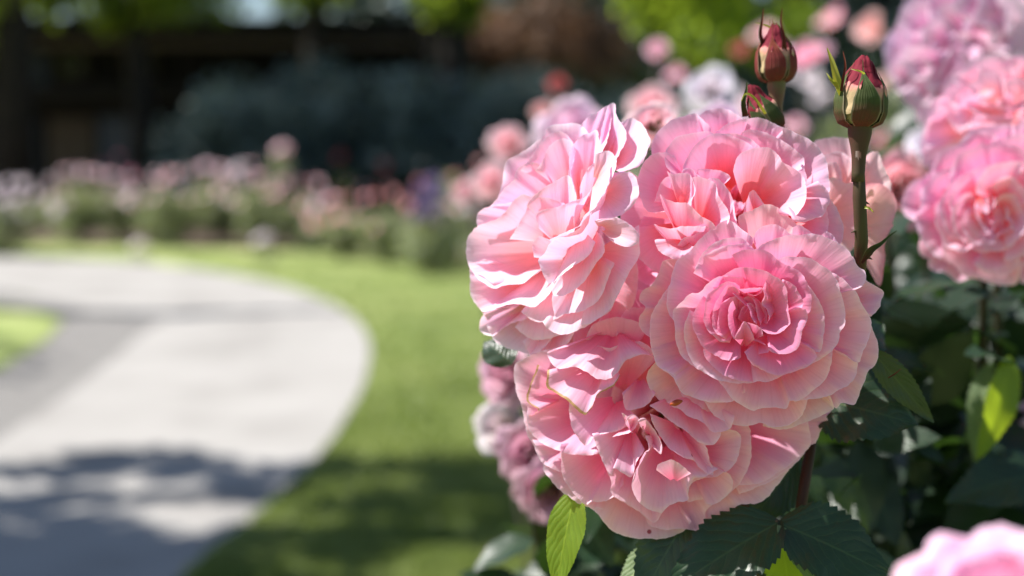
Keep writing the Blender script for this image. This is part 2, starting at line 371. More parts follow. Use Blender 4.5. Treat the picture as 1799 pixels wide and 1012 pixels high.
class Bloom:
    """a bloom laid out round a centre pixel at distance D; rims carry real depth from a domed profile"""
    def __init__(s, c, R, D, dome, tilt=(0, 0), recess=0.0, rr=60.0, dw=0.0003, mat='pinkF', depth=0.026, seed=1):
        s.c = c; s.R = R; s.D = D; s.dome = dome; s.tilt = tilt; s.recess = recess; s.rr = rr
        s.dw = dw; s.mat = mat; s.depth = depth; s.i = 0; s.rec = []
        s.rs = np.random.RandomState(seed)

    def wz(s, u, v):
        du = (u - s.c[0]) / s.R; dv = (v - s.c[1]) / s.R
        r2 = du * du + dv * dv
        return -s.dome * r2 - s.recess * np.exp(-r2 * (s.R / s.rr) ** 2) + s.tilt[0] * du + s.tilt[1] * dv

    def petal(s, rim, base, w=0.0, la=0.5, k=1.0, ruf=1.0, roll=1.0, bw=None, mat=None, parent=None, fold=0.0, nt=26, ns=56):
        s.rec.append((rim, base, dict(w=w, la=la, k=k, ruf=ruf, roll=roll, bw=bw, mat=mat, nt=nt, ns=ns)))
        rs = s.rs
        P = np.array([(a[0], a[1], (a[2] if len(a) > 2 else 0.0)) for a in rim], float)
        R = spline(P, ns)
        sv = np.linspace(0, 1, ns)
        L = np.linalg.norm(np.diff(P[:, :2], axis=0), axis=1).sum()
        px = s.D / FPX
        # small irregular edge
        amp = min(1.0, L / 200.0)
        tang = np.gradient(R[:, :2], axis=0); tang /= np.linalg.norm(tang, axis=1)[:, None] + 1e-9
        nrm = np.stack([-tang[:, 1], tang[:, 0]], 1)
        Rw = nrm * (wob(rs, sv, L / 50.0) * 1.0 * amp + wob(rs, sv, L / 15.0, 2) * 0.5)[:, None] * ruf
        s.i += 1
        wr = s.wz(R[:, 0], R[:, 1]) + s.i * s.dw + (w + R[:, 2]) * 0.001
        wrw = wob(rs, sv, L / 110.0, 2) * 0.0011 * amp * ruf
        base = np.array(base, float)
        rmean = np.linalg.norm((R[:, :2] - np.array(s.c)) / s.R, axis=1).mean()
        k = k - 0.52 * max(0.0, 1 - rmean)
        dist = np.linalg.norm(R[:, :2] - base, axis=1)
        if bw is None:
            bwz = wr.mean() - s.depth * min(1.0, max(0.3, dist.mean() / 150.0))
        else:
            bwz = wr.mean() + bw * 0.001
        Bu = base + 0.16 * (R[:, :2] - base)
        bz = np.full(ns, bwz)
        Cu = Bu + la * (R[:, :2] - Bu)
        cz = bz + k * (wr - bz) + fold * 0.001
        # tv denser near the rim
        tv = np.concatenate([np.linspace(0, 0.8, nt - 9, endpoint=False), np.linspace(0.8, 1.0, 9)])
        t = tv[:, None]
        U = (1 - t) ** 2 * Bu[None, :, 0] + 2 * t * (1 - t) * Cu[None, :, 0] + t * t * R[None, :, 0] + Rw[None, :, 0] * t ** 8
        V = (1 - t) ** 2 * Bu[None, :, 1] + 2 * t * (1 - t) * Cu[None, :, 1] + t * t * R[None, :, 1] + Rw[None, :, 1] * t ** 8
        W = (1 - t) ** 2 * bz[None] + 2 * t * (1 - t) * cz[None] + t * t * wr[None]
        # undulation of the blade and gentle creases that run base->rim
        und = wob(rs, sv, L / 120.0, 2)[None] * np.sin(np.clip(t, 0, 1) * math.pi * rs.uniform(0.7, 1.0)) * 0.0008 * ruf
        cre = wob(rs, sv, L / 30.0, 2)[None] * (t ** 4) * 0.00022 * ruf
        W = W + und + cre + wrw[None] * t ** 5
        # lip rolled back over the last part
        q = np.clip((t - 0.88) / 0.12, 0, 1)
        lipv = (0.0005 + 0.0007 * wob(rs, sv, L / 90.0, 2))[None]
        W = W - (roll * rs.uniform(-0.3, 1.0)) * lipv * q ** 2
        # taper of the two sides so petals end behind the neighbours
        e = np.clip(np.minimum(sv, 1 - sv) / 0.07, 0, 1)
        W = W - ((1 - e) ** 2)[None] * 0.0016 * t
        G = at(U, V, s.D - W)
        uv = np.stack([np.broadcast_to(sv[None], U.shape) * max(0.4, L / 250.0), np.broadcast_to(t, U.shape)], -1)
        mb = MB(); mb.grid(G, uv)
        return mb.build('petal', M[mat or s.mat], parent)


def replay(src, c, Rpx, D, rot, mirror, mat, parent, seed, tilt=(0, 0), inner=None, skip=(), dome=None, squash=1.0):
    """another bloom of the same variety: the same build of petals turned, mirrored and resized in its own place"""
    k = Rpx / src.R
    sc_ = k * D / src.D
    n = Bloom(c, Rpx, D, (dome or src.dome) * sc_, tilt=tilt, recess=src.recess * sc_, rr=src.rr * k, dw=src.dw * sc_, mat=mat, depth=src.depth * sc_, seed=seed)
    ca, sa = math.cos(rot), math.sin(rot)

    def tf(p):
        x, y = (p[0] - src.c[0]) * (-1 if mirror else 1), p[1] - src.c[1]
        return (c[0] + k * (ca * x - sa * y), c[1] + k * (sa * x + ca * y) * squash)
    for q, (rim, base, kw) in enumerate(src.rec):
        if q in skip: continue
        kw = dict(kw); m_ = kw['mat']
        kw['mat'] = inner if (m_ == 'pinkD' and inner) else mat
        kw['w'] = kw['w'] * sc_
        if kw['bw'] is not None: kw['bw'] *= sc_
        kw['nt'], kw['ns'] = 18, 32
        n.petal([tf(p) for p in rim], tf(base), parent=parent, **kw)
    return n


def gen_rose(mb, c, axis, R, npet=26, seed=0, h=0.55, nt=9, ns=17, mi=0, ruf=1.0, start=0):
    """a cup of spiralled petals round an axis; returns list of grids so each may be its own mesh"""
    rs = np.random.RandomState(seed)
    ax = np.array(axis, float); ax /= np.linalg.norm(ax)
    a = np.cross(ax, [0.2, 0.1, 1.0]); a /= np.linalg.norm(a); b = np.cross(ax, a)
    c = np.asarray(c, float)
    out = []
    for i in range(start, npet):
        f = i / max(npet - 1, 1)
        rho = (1 - f) ** 0.75 * 0.95 + 0.035
        rho *= rs.uniform(0.94, 1.06)
        phi = i * 2.39996 + rs.uniform(-.2, .2)
        W = (0.62 + 0.75 * f) * rs.uniform(0.9, 1.12) * (0.6 if f > .74 else 1.0)
        cen = (rs.uniform(-1, 1) * a + rs.uniform(-1, 1) * b) * R * (0.07 if f > .74 else 0.0)
        s = np.linspace(-1, 1, ns); t = np.linspace(0, 1, nt)[:, None]
        ang = phi + s * W
        rr = R * rho * (1 - 0.22 * np.abs(s) ** 3 + 0.035 * wob(rs, (s + 1) / 2, 2.3) * ruf - 0.05 * np.exp(-(s / 0.12) ** 2))
        zr = R * (h * (1 - rho ** 1.7) - 0.12 - 0.04 * np.exp(-(rho / 0.22) ** 2) + 0.04 * rs.randn()) + 0.035 * R * wob(rs, (s + 1) / 2, 1.8) * ruf
        zr = zr - R * 0.05 * np.abs(s) ** 3
        zb = -R * 0.55
        r0 = R * rho * 0.12
        rc = rr * (0.62 + 0.25 * f); zc = zr * 1.0 + R * 0.02 - (R * 0.30) * f
        r_ = (1 - t) ** 2 * r0 + 2 * t * (1 - t) * rc[None] + t * t * rr[None]
        z_ = (1 - t) ** 2 * zb + 2 * t * (1 - t) * zc[None] + t * t * zr[None]
        if f > 0.78:  # the innermost petals close over the heart
            r_ = r_ * (1 - 0.6 * (f - .78) / .22 * t ** 2.5)
            z_ = z_ + R * 0.05 * t * (f - .78) / .22
        z_ = z_ - R * 0.05 * (1 - 0.5 * f) * np.clip((t - .8) / .2, 0, 1) ** 2
        G = c + cen + r_[..., None] * (np.cos(ang)[None, :, None] * a + np.sin(ang)[None, :, None] * b) + z_[..., None] * ax
        uv = np.stack([np.broadcast_to((s[None] + 1) / 2, r_.shape), np.broadcast_to(t, r_.shape)], -1)
        if mb is not None: mb.grid(G, uv, mi)
        out.append((G, uv))
    return out


def leaf_grid(base, tip, width, nrm, fold=0.25, curl=0.12, ns=30, nw=9, serr=0.13, seed=0, teeth=15):
    rs = np.random.RandomState(seed)
    base = np.asarray(base, float); tip = np.asarray(tip, float)
    d = tip - base; L = np.linalg.norm(d); d = d / L
    n = np.asarray(nrm, float); n = n - d * n.dot(d); n /= np.linalg.norm(n)
    sd = np.cross(d, n)
    t = np.linspace(0, 1, ns * 2)[:, None]
    x = np.linspace(-1, 1, nw)[None]
    prof = np.sin(np.pi * np.clip(t, 0, 1) ** 0.80) ** 0.85 * (1 - 0.25 * t)
    prof = prof / prof.max()
    tooth = ((t * teeth) % 1.0)
    hw = width / 2 * prof * (1 + serr * (tooth - 0.5) * (np.abs(x) > 0.99))
    side = x * hw
    up = np.abs(x) * hw * fold - np.abs(x) ** 2 * hw * fold * 0.35
    up = up - curl * L * (t ** 2) + L * curl * 0.4 * np.sin(math.pi * t)
    up = up + width * 0.03 * np.sin(t * 17 + x * 2 + rs.uniform(0, 6)) * np.abs(x)
    G = base + (t * L)[..., None] * d + side[..., None] * sd + up[..., None] * n
    uv = np.stack([np.broadcast_to((x + 1) / 2, up.shape), np.broadcast_to(t, up.shape)], -1)
    return G, uv


def leaf(parent, p0, p1, width, nrm, mat='leafF', label=None, **kw):
    G, uv = leaf_grid(p0, p1, width, nrm, **kw)
    mb = MB(); mb.grid(G, uv)
    o = mb.build('leaf', M[mat], parent)
    if label: o['label'] = label
    return o


def leaf_cloud(mb, P, size, seed, mi=0, up=0.6, quads=False):
    """n leaf-shaped pieces at points P (fast numpy)"""
    rs = np.random.RandomState(seed)
    n = len(P)
    d = rs.randn(n, 3); d[:, 2] -= 0.15; d /= np.linalg.norm(d, axis=1)[:, None]
    m = rs.randn(n, 3); m[:, 2] += up * 2; m -= d * (m * d).sum(1)[:, None]; m /= np.linalg.norm(m, axis=1)[:, None]
    s = np.cross(d, m)
    L = size * rs.uniform(0.6, 1.25, n)[:, None]; W = L * 0.30
    v = np.stack([P, P + d * L * .30 + s * W * .85 + m * W * .25, P + d * L * .65 + s * W * .8 + m * W * .2, P + d * L - m * W * .3,
                  P + d * L * .65 - s * W * .8 + m * W * .2, P + d * L * .30 - s * W * .85 + m * W * .25, P + d * L * .5], 1).reshape(-1, 3)
    base = np.arange(n) * 7
    f = []
    for (a, b, c_) in ((0, 1, 6), (1, 2, 6), (2, 3, 6), (3, 4, 6), (4, 5, 6), (5, 0, 6)):
        f.append(np.stack([base + a, base + b, base + c_], 1))
    f = np.concatenate(f)
    mb.raw(v, f.tolist(), None, mi)


def blob_points(rs, c, r, n, shell=0.5):
    u = rs.randn(n, 3); u /= np.linalg.norm(u, axis=1)[:, None]
    rad = (shell + (1 - shell) * rs.uniform(0, 1, n) ** 0.6)
    return np.asarray(c) + u * rad[:, None] * np.asarray(r)


def part_empty(name, parent, label=None):
    o = bpy.data.objects.new(name, None); col.objects.link(o); o.parent = parent
    if label: o['label'] = label
    return o


VIEW = -FWD  # direction from scene back to the camera


def cdir(r, u, c):
    """direction with components right, up, towards the camera"""
    return r * RGT + u * UPV - c * FWD

# ================================================================== GROUND
def sheet(name, pts, z, mat, kind='structure'):
    mb = MB(); P = [(p[0], p[1], z) for p in pts]
    mb.raw(P, [tuple(range(len(P)))])
    o = mb.build(name, mat, smooth=False)
    return tag(o, kind=kind)


def gpx(pts):
    return [gnd(x, y) for x, y in pts]


lawn = MB(); lawn.raw([(-60, -20, 0), (60, -20, 0), (60, 90, 0), (-60, 90, 0)], [(0, 1, 2, 3)])
tag(lawn.build('lawn', M['grass_soil'], smooth=False), kind='structure')
outer = spline([(-500, 449), (-200, 450), (0, 453), (200, 458), (350, 474), (480, 498), (560, 524), (618, 556), (650, 604), (641, 670), (606, 740), (556, 810), (480, 885), (400, 950), (325, 1012), (190, 1120)], 70)
inner = spline([(-330, 1200), (-150, 900), (0, 775), (100, 706), (180, 648), (236, 600), (292, 562)], 24)
inner2 = spline([(292, 562), (200, 552), (100, 535), (0, 512), (-200, 492), (-500, 474)], 16)
sheet('path', gpx([tuple(p) for p in outer]) + gpx([tuple(p) for p in inner]) + gpx([tuple(p) for p in inner2[1:]]), 0.008, M['concrete'])
sheet('gravel_path', gpx([(-500, 474), (-200, 492), (0, 512), (100, 535), (200, 552), (292, 562), (236, 600), (180, 648), (100, 706), (0, 775), (-150, 900), (-330, 1200), (-700, 1100), (-500, 700)]), 0.004, M['gravel'])
sheet('grass_verge', gpx([(-500, 520), (-200, 525), (0, 538), (60, 548), (110, 566), (80, 600), (0, 650), (-200, 740), (-500, 800)]), 0.012, M['grass_soil'])

# grass blades: geometry for the nearer lawn
def grass(name, n, seed, region, h):
    rs = np.random.RandomState(seed)
    px = rs.uniform(region[0], region[2], n); py = rs.uniform(region[1], region[3], n)
    P = np.array([gnd(a, b) for a, b in zip(px, py)])
    # keep off the path
    poly = [tuple(p) for p in outer] + [tuple(p) for p in inner]
    A = np.array(poly)
    ins = np.zeros(n, bool); j = len(A) - 1
    for i in range(len(A)):
        c_ = ((A[i, 1] > py) != (A[j, 1] > py)) & (px < (A[j, 0] - A[i, 0]) * (py - A[i, 1]) / (A[j, 1] - A[i, 1] + 1e-9) + A[i, 0])
        ins ^= c_; j = i
    P = P[~ins]; n = len(P)
    d = rs.randn(n, 3) * 0.5; d[:, 2] = 1; d /= np.linalg.norm(d, axis=1)[:, None]
    a = rs.uniform(0, 6.28, n); s = np.stack([np.cos(a), np.sin(a), np.zeros(n)], 1)
    L = rs.uniform(.5, 1.2, n)[:, None] * h; W = 0.006
    v = np.stack([P - s * W, P + s * W, P + d * L], 1).reshape(-1, 3)
    f = np.arange(n * 3).reshape(-1, 3)
    mb = MB(); mb.raw(v, f.tolist())
    return mb.build(name, M['grassblade'], smooth=False)


M['grassblade'] = leaf_mat('grass_blades', (0.14, 0.195, 0.045), (0.28, 0.32, 0.11), (0.30, 0.38, 0.08), 0.35, 0.5, 2)
tag(grass('grass', 60000, 5, (320, 455, 1100, 1040), 0.035), kind='stuff')

# rose bed soil behind the path
sheet('flower_bed_soil', [gnd(-300, 424), gnd(130, 428), gnd(420, 438), gnd(640, 446), gnd(860, 462), (6, 14.5, 0), (30, 16, 0), (30, 24, 0), (-30, 24, 0), (-30, 16.5, 0)], 0.006, M['soil'])

# ================================================================== FOREGROUND ROSE BUSH
bush = tag(empty('rose_bush', (0.16, 0.86, 0)), 'rose bush in sharp focus with a cluster of four big pink blooms and three buds', 'rose bush', 'pink rose bushes in the foreground')


def bloom_part(parent, c, D, Rpx, label, mat, axis, npet=20, seed=3, back=0.016, h=0.35):
    """the hidden inner petals and hip of a bloom, as the part that carries its traced petals"""
    mb = MB()
    px = D / FPX
    cc = at(c[0], c[1], D + back)
    gen_rose(mb, cc, axis, Rpx * px, npet, seed, h=h, nt=8, ns=15)
    ax = np.array(axis, float); ax /= np.linalg.norm(ax)
    bk = cc - ax * Rpx * px * 0.52
    mb.tube([bk - ax * 0.022, bk - ax * 0.014, bk - ax * 0.006, bk + ax * 0.004], [0.0032, 0.0062, 0.0066, 0.005], 10, mi=1)
    o = mb.build('rose_bloom', [M[mat], M['stemB']], parent)
    o['label'] = label
    return o, bk - ax * 0.022


# ---- right-behind pale bloom (P)
Pb, stemP = bloom_part(bush, (1475, 365), 0.705, 80, 'pale cream pink open bloom half hidden behind the tall bud stalk', 'pale', cdir(.35, .25, .9), 14, 11, 0.02)
B = Bloom((1480, 370), 120, 0.695, 0.012, mat='pale', seed=21, depth=0.02)
pet = lambda *a, **k: B.petal(*a, parent=Pb, **k)
pet([(1420, 262), (1432, 248), (1456, 242), (1474, 241), (1497, 247), (1516, 275)], (1480, 345), w=-8)
pet([(1500, 300), (1523, 272), (1542, 267), (1551, 290), (1563, 313), (1566, 345)], (1490, 350), w=-8)
pet([(1505, 340), (1521, 325), (1542, 322), (1557, 328), (1572, 346), (1577, 364), (1568, 388), (1569, 398), (1560, 411), (1553, 438), (1556, 450), (1551, 480), (1545, 503), (1525, 470)], (1490, 400), w=-5, mat='palerim', la=.55)
pet([(1440, 285), (1450, 272), (1474, 266), (1494, 278), (1505, 292)], (1476, 340), w=-4)
pet([(1440, 300), (1450, 288), (1468, 285), (1477, 299), (1481, 320)], (1450, 345), w=-2)
pet([(1440, 330), (1462, 312), (1480, 319), (1490, 322), (1503, 321), (1515, 337), (1517, 370), (1509, 399), (1495, 441), (1470, 430)], (1445, 380), w=1, mat='pale')

# ---- left bloom (L)
Lb, stemL = bloom_part(bush, (985, 420), 0.665, 140, 'blush bloom turned to the left, its folded petals brightly sunlit', 'pinkL', cdir(-.45, .3, .85), 22, 5, 0.034)
B = Bloom((990, 405), 185, 0.655, 0.017, tilt=(0.024, 0.006), mat='pinkL', seed=31, dw=0.00045)
pet = lambda *a, **k: B.petal(*a, parent=Lb, **k)
pet([(872, 352), (882, 326), (884, 303), (893, 281), (924, 263), (951, 241), (964, 223), (991, 217), (1009, 217), (1022, 221), (1040, 240)], (1005, 370))
pet([(1018, 221), (1034, 205), (1049, 197), (1067, 186), (1074, 200), (1070, 235), (1055, 275)], (1010, 320), roll=.4)
pet([(1086, 218), (1098, 211), (1111, 208), (1129, 219), (1142, 246), (1138, 263), (1129, 286), (1111, 297), (1093, 303), (1082, 299)], (1062, 290), w=1)
pet([(1055, 235), (1062, 208), (1068, 186), (1080, 183), (1084, 204), (1098, 228), (1100, 246), (1089, 268), (1080, 284)], (1058, 300), w=2, roll=.5, k=.9)
pet([(850, 552), (828, 521), (826, 490), (827, 470), (850, 455)], (960, 480))
pet([(905, 540), (867, 543), (851, 550), (842, 579), (860, 590), (875, 584), (895, 570), (925, 560)], (975, 500))
pet([(855, 570), (864, 592), (874, 603), (895, 613), (912, 617), (932, 622), (955, 612), (975, 585)], (985, 520))
pet([(918, 600), (935, 628), (955, 640), (975, 625), (1000, 600), (1015, 570)], (1000, 520))
pet([(838, 400), (840, 374), (867, 361), (898, 356), (935, 352)], (985, 400), w=-1)
pet([(862, 362), (873, 350), (884, 333), (902, 317), (907, 299), (929, 286), (950, 290), (962, 310)], (1005, 390))
pet([(915, 300), (929, 281), (947, 254), (964, 237), (978, 230), (995, 236), (1010, 255)], (1015, 345))
pet([(898, 530), (867, 543), (851, 548), (840, 539), (831, 521), (826, 495), (840, 482), (870, 500)], (975, 480), w=.5)
pet([(933, 346), (916, 341), (907, 348), (889, 370), (871, 386), (840, 397), (824, 414), (818, 446), (827, 472), (840, 490), (867, 506), (889, 501), (922, 497)], (985, 440), ruf=1.3, w=1, la=.45)
pet([(905, 575), (935, 596), (980, 590), (1010, 560)], (975, 470), w=-2)
pet([(915, 548), (945, 566), (985, 556), (1010, 530)], (985, 460), w=1)
pet([(850, 548), (867, 543), (889, 536), (911, 534), (938, 539), (956, 526), (971, 508)], (985, 450), w=.5)
pet([(940, 300), (949, 290), (964, 259), (987, 243), (1004, 250), (1010, 268), (1003, 300)], (1005, 350), w=1)
pet([(1000, 330), (999, 290), (1003, 262), (1018, 241), (1036, 234), (1050, 230), (1052, 262), (1044, 300)], (1022, 370), w=2, k=.9)
pet([(895, 420), (917, 385), (933, 350), (946, 345), (970, 350), (992, 358)], (990, 430), w=1)
pet([(925, 362), (933, 348), (956, 330), (991, 310), (1002, 312), (1010, 334), (1014, 362)], (985, 420), w=2.5, roll=.5)
pet([(945, 400), (942, 379), (950, 370), (967, 366), (985, 362), (1010, 352), (1030, 345), (1040, 330)], (990, 440), w=3)
pet([(1018, 330), (1030, 300), (1045, 285), (1058, 280), (1062, 300), (1050, 340)], (1020, 400), w=3)
# inner hollow, seen against the long folded ridge
pet([(938, 452), (935, 430), (948, 415), (965, 420), (985, 412), (1010, 400)], (1000, 460), w=3)
# outer faces to the lower right of the ridge
pet([(953, 566), (964, 579), (991, 588), (1022, 577), (1049, 561), (1072, 545), (1090, 510)], (1035, 470), w=1)
pet([(1122, 395), (1124, 430), (1121, 454), (1104, 481), (1086, 517), (1067, 548), (1040, 566), (1020, 572)], (1045, 440), w=4, la=.6, k=.75)
pet([(1080, 462), (1069, 486), (1058, 517), (1031, 543), (991, 552), (976, 557), (970, 525), (973, 505)], (1040, 440), w=4.5, k=.7)
pet([(1058, 415), (1062, 440), (1044, 468), (1022, 499), (996, 517), (973, 519), (968, 508)], (1040, 400), w=7, k=.7, roll=.6)
pet([(1046, 425), (1036, 447), (1013, 464), (987, 483), (967, 503)], (1020, 400), w=8.5, k=.8, roll=.4)
pet([(1080, 303), (1107, 303), (1120, 321), (1122, 343), (1107, 366), (1084, 381), (1052, 385)], (1052, 335), w=6, k=.8)
pet([(1044, 388), (1076, 382), (1102, 391), (1120, 408), (1121, 426), (1100, 434), (1076, 425)], (1052, 400), w=8, k=1.1, bw=-9)
pet([(1074, 290), (1067, 326), (1049, 357), (1033, 379), (1018, 399), (1000, 411), (969, 424), (956, 446), (946, 459), (952, 478), (964, 499)], (1042, 455), w=10, la=.5, k=.75, bw=-20, ruf=1.3)
pet([(1046, 272), (1060, 266), (1072, 266), (1083, 281), (1077, 308), (1064, 336), (1048, 362), (1035, 374)], (1042, 320), w=9, k=1.0, bw=-10)
pet([(1040, 366), (1026, 380), (1018, 395), (1004, 404), (985, 412), (972, 420)], (1030, 392), w=12, k=1.0, bw=-6, roll=.5)

for rim_, bs_ in (([(935, 590), (950, 640), (1000, 655), (1050, 640), (1090, 590)], (1020, 500)), ([(1090, 420), (1120, 470), (1110, 540), (1060, 600), (1010, 620)], (1020, 470))):
    pet(rim_, bs_, w=-14 - B.i * .4, mat='pinkB')

# ---- upper bloom (U)
Ub, stemU = bloom_part(bush, (1290, 345), 0.663, 150, 'upper pink bloom with sunlit back petals and a deep coral hollow', 'pinkU', cdir(0, .35, .9), 22, 8, 0.034)
B = Bloom((1290, 345), 185, 0.650, 0.014, tilt=(0.004, 0.011), mat='pinkU', seed=41, recess=.004, rr=70)
pet = lambda *a, **k: B.petal(*a, parent=Ub, **k)
pet([(1220, 225), (1230, 203), (1243, 193), (1263, 190), (1282, 194), (1302, 206), (1320, 222)], (1275, 300))
pet([(1144, 270), (1145, 252), (1158, 229), (1178, 212), (1201, 204), (1220, 199), (1230, 206), (1250, 225)], (1240, 330), w=.5)
pet([(1442, 330), (1470, 366), (1480, 392), (1482, 410), (1477, 428), (1460, 440)], (1370, 390), w=-1)
pet([(1256, 232), (1282, 216), (1308, 209), (1334, 207), (1357, 215), (1372, 224), (1376, 240)], (1300, 310), w=1)
pet([(1356, 226), (1370, 222), (1390, 230), (1413, 240), (1432, 253), (1443, 265), (1453, 287), (1456, 310), (1458, 332), (1450, 352)], (1340, 340), w=1)
pet([(1420, 350), (1445, 356), (1455, 380), (1452, 410), (1430, 430)], (1370, 385))
pet([(1112, 400), (1112, 420), (1120, 450), (1135, 465), (1150, 476), (1160, 478), (1180, 462), (1200, 455), (1225, 450)], (1195, 390), w=0, la=.45, k=1.05)
pet([(1298, 240), (1308, 230), (1334, 229), (1360, 240), (1383, 252), (1403, 268), (1413, 281), (1414, 300), (1417, 312), (1414, 335)], (1315, 345), w=1)
pet([(1176, 330), (1178, 305), (1170, 291), (1168, 268), (1178, 252), (1194, 238), (1217, 234), (1243, 231), (1263, 235), (1292, 235), (1315, 242), (1331, 255), (1345, 268)], (1270, 350), w=1.5)
pet([(1206, 318), (1200, 296), (1206, 278), (1220, 256), (1243, 238), (1262, 234), (1290, 240), (1315, 252), (1332, 270)], (1275, 345), w=1.5, ruf=.6)
pet([(1185, 365), (1165, 372), (1142, 373), (1129, 357), (1121, 333), (1122, 307), (1132, 284), (1148, 271), (1168, 267), (1185, 275)], (1225, 355), w=2, la=.5)
pet([(1150, 355), (1155, 338), (1162, 319), (1178, 309), (1197, 312), (1210, 325)], (1215, 360), w=1)
pet([(1287, 300), (1295, 278), (1308, 265), (1328, 260), (1351, 260), (1367, 271), (1374, 284), (1385, 291), (1403, 300), (1414, 318), (1417, 346), (1408, 366), (1393, 380), (1372, 368)], (1310, 372), w=3.5, la=.5, k=.95)
pet([(1436, 318), (1454, 335), (1458, 352), (1452, 366), (1445, 379), (1426, 386), (1406, 391), (1392, 388)], (1380, 345), w=4, k=1.1, bw=-10)
pet([(1223, 302), (1228, 297), (1245, 297), (1266, 300), (1282, 309), (1281, 316), (1270, 326)], (1240, 345), w=1.5)
pet([(1199, 310), (1199, 300), (1207, 295), (1218, 298), (1224, 306), (1236, 313)], (1222, 350), w=3)
pet([(1305, 380), (1311, 355), (1317, 338), (1324, 334), (1331, 342), (1345, 362)], (1328, 390), w=-3, k=.8)
pet([(1240, 325), (1246, 313), (1259, 313), (1270, 322), (1285, 343), (1290, 364), (1292, 381), (1298, 400)], (1255, 400), w=5, k=.85)
pet([(1212, 340), (1214, 318), (1219, 311), (1231, 312), (1248, 316), (1258, 325), (1262, 343), (1276, 364), (1282, 381), (1277, 396)], (1228, 400), w=7, k=.9, roll=.6)
pet([(1172, 300), (1182, 306), (1200, 304), (1213, 307), (1219, 322), (1222, 337), (1216, 350), (1214, 366)], (1196, 372), w=7, k=.85, roll=.5)
pet([(1189, 432), (1201, 418), (1219, 413), (1230, 407), (1252, 399)], (1230, 450), w=4, k=.8)
pet([(1163, 415), (1155, 405), (1149, 394), (1159, 398), (1177, 401), (1198, 398), (1219, 397), (1248, 398)], (1205, 455), w=7, k=.8, bw=-16, roll=.5)
pet([(1182, 395), (1166, 366), (1159, 341), (1171, 351), (1189, 355), (1207, 357), (1219, 368), (1233, 380), (1251, 390), (1258, 402)], (1200, 430), w=8, k=.85, bw=-16, roll=.5)
pet([(1150, 420), (1153, 433), (1160, 443), (1174, 451), (1195, 457), (1215, 452), (1225, 440)], (1205, 420), w=6, k=1.2, bw=-6)

# hidden lower petals of the upper bloom closing the gap towards its neighbours
for rim_, bs_, m_ in (([(1105, 300), (1092, 360), (1090, 420), (1104, 465), (1135, 500), (1180, 505)], (1230, 390), 'pinkU'),
                      ([(1130, 380), (1110, 440), (1122, 490), (1165, 505), (1215, 480)], (1230, 390), 'pinkF')):
    pet(rim_, bs_, w=-13 - B.i * .3, mat=m_)

# ---- lower bloom (B)
Bb, stemB = bloom_part(bush, (1165, 760), 0.665, 195, 'lowest pink bloom, frilly and facing down, with a dried brown petal edge', 'pinkB', cdir(-.1, -.25, .9), 24, 9, 0.036)
B = Bloom((1155, 745), 225, 0.652, 0.016, tilt=(0, -0.002), mat='pinkB', seed=51, recess=.007, rr=60, dw=.0004)
pet = lambda *a, **k: B.petal(*a, parent=Bb, **k)
pet([(1010, 640), (1010, 560), (1060, 500), (1110, 478), (1160, 480), (1200, 520)], (1120, 700), w=-7, mat='pinkF')
pet([(1040, 640), (1050, 570), (1090, 520), (1130, 510), (1180, 540), (1190, 600)], (1120, 700), w=-4, mat='pinkF')
pet([(1080, 600), (1095, 550), (1130, 540), (1160, 560), (1180, 610)], (1120, 690), w=-1, mat='pinkF')
pet([(985, 610), (951, 617), (922, 630), (904, 640), (904, 665), (907, 690), (917, 714), (921, 742), (928, 765), (940, 789), (955, 815), (985, 830)], (1060, 720), ruf=1.2)
pet([(935, 770), (953, 813), (957, 830), (975, 852), (999, 873), (1030, 890), (1060, 895)], (1090, 770), ruf=1.2)
pet([(1240, 918), (1259, 912), (1283, 900), (1299, 887), (1326, 885), (1350, 873), (1362, 856), (1378, 837), (1388, 820), (1385, 800)], (1210, 780))
pet([(1025, 880), (1050, 904), (1074, 931), (1101, 943), (1141, 947), (1176, 944), (1202, 932), (1215, 915)], (1130, 800))
pet([(1299, 868), (1340, 852), (1374, 833), (1404, 808), (1425, 781), (1433, 778), (1446, 750), (1455, 740), (1452, 732), (1463, 716), (1450, 690)], (1220, 740), w=-.5)
pet([(1068, 868), (1101, 886), (1133, 908), (1141, 923), (1164, 930), (1196, 929), (1229, 932), (1239, 916), (1241, 896), (1256, 882)], (1160, 790))
pet([(1290, 852), (1330, 850), (1365, 832), (1400, 806), (1422, 784), (1424, 765), (1418, 735)], (1230, 735))
pet([(935, 685), (927, 705), (926, 726), (931, 758), (957, 781), (991, 795), (1030, 800), (1060, 795)], (1075, 715), w=.5)
pet([(985, 780), (987, 829), (1002, 860), (1028, 886), (1038, 882), (1058, 881), (1078, 872), (1095, 850)], (1100, 765))
pet([(945, 640), (925, 700), (945, 720), (928, 733)], (1010, 690), mat='dry', w=1)
pet([(1024, 640), (1022, 615), (1030, 590), (1046, 568), (1078, 558), (1110, 562), (1140, 575)], (1085, 660), w=-2)
pet([(1040, 640), (1044, 621), (1050, 608), (1070, 611), (1101, 603), (1125, 600), (1143, 612), (1155, 630)], (1095, 690), w=0)
pet([(1208, 882), (1236, 877), (1255, 884), (1275, 873), (1299, 849), (1315, 821), (1320, 793), (1318, 757), (1307, 740)], (1190, 765), w=.5)
pet([(1058, 800), (1062, 820), (1074, 844), (1074, 868), (1101, 884), (1133, 906), (1149, 918), (1161, 906), (1168, 885)], (1130, 780), w=1)
pet([(1000, 705), (1002, 742), (1018, 773), (1030, 783), (1046, 766), (1078, 759), (1113, 743), (1118, 734), (1110, 725)], (1090, 695), w=2.5, k=1.05)
pet([(962, 650), (960, 678), (979, 692), (999, 706), (1026, 729), (1038, 718), (1050, 694), (1076, 679), (1090, 660)], (1070, 625), w=4, mat='dry', k=1.1)
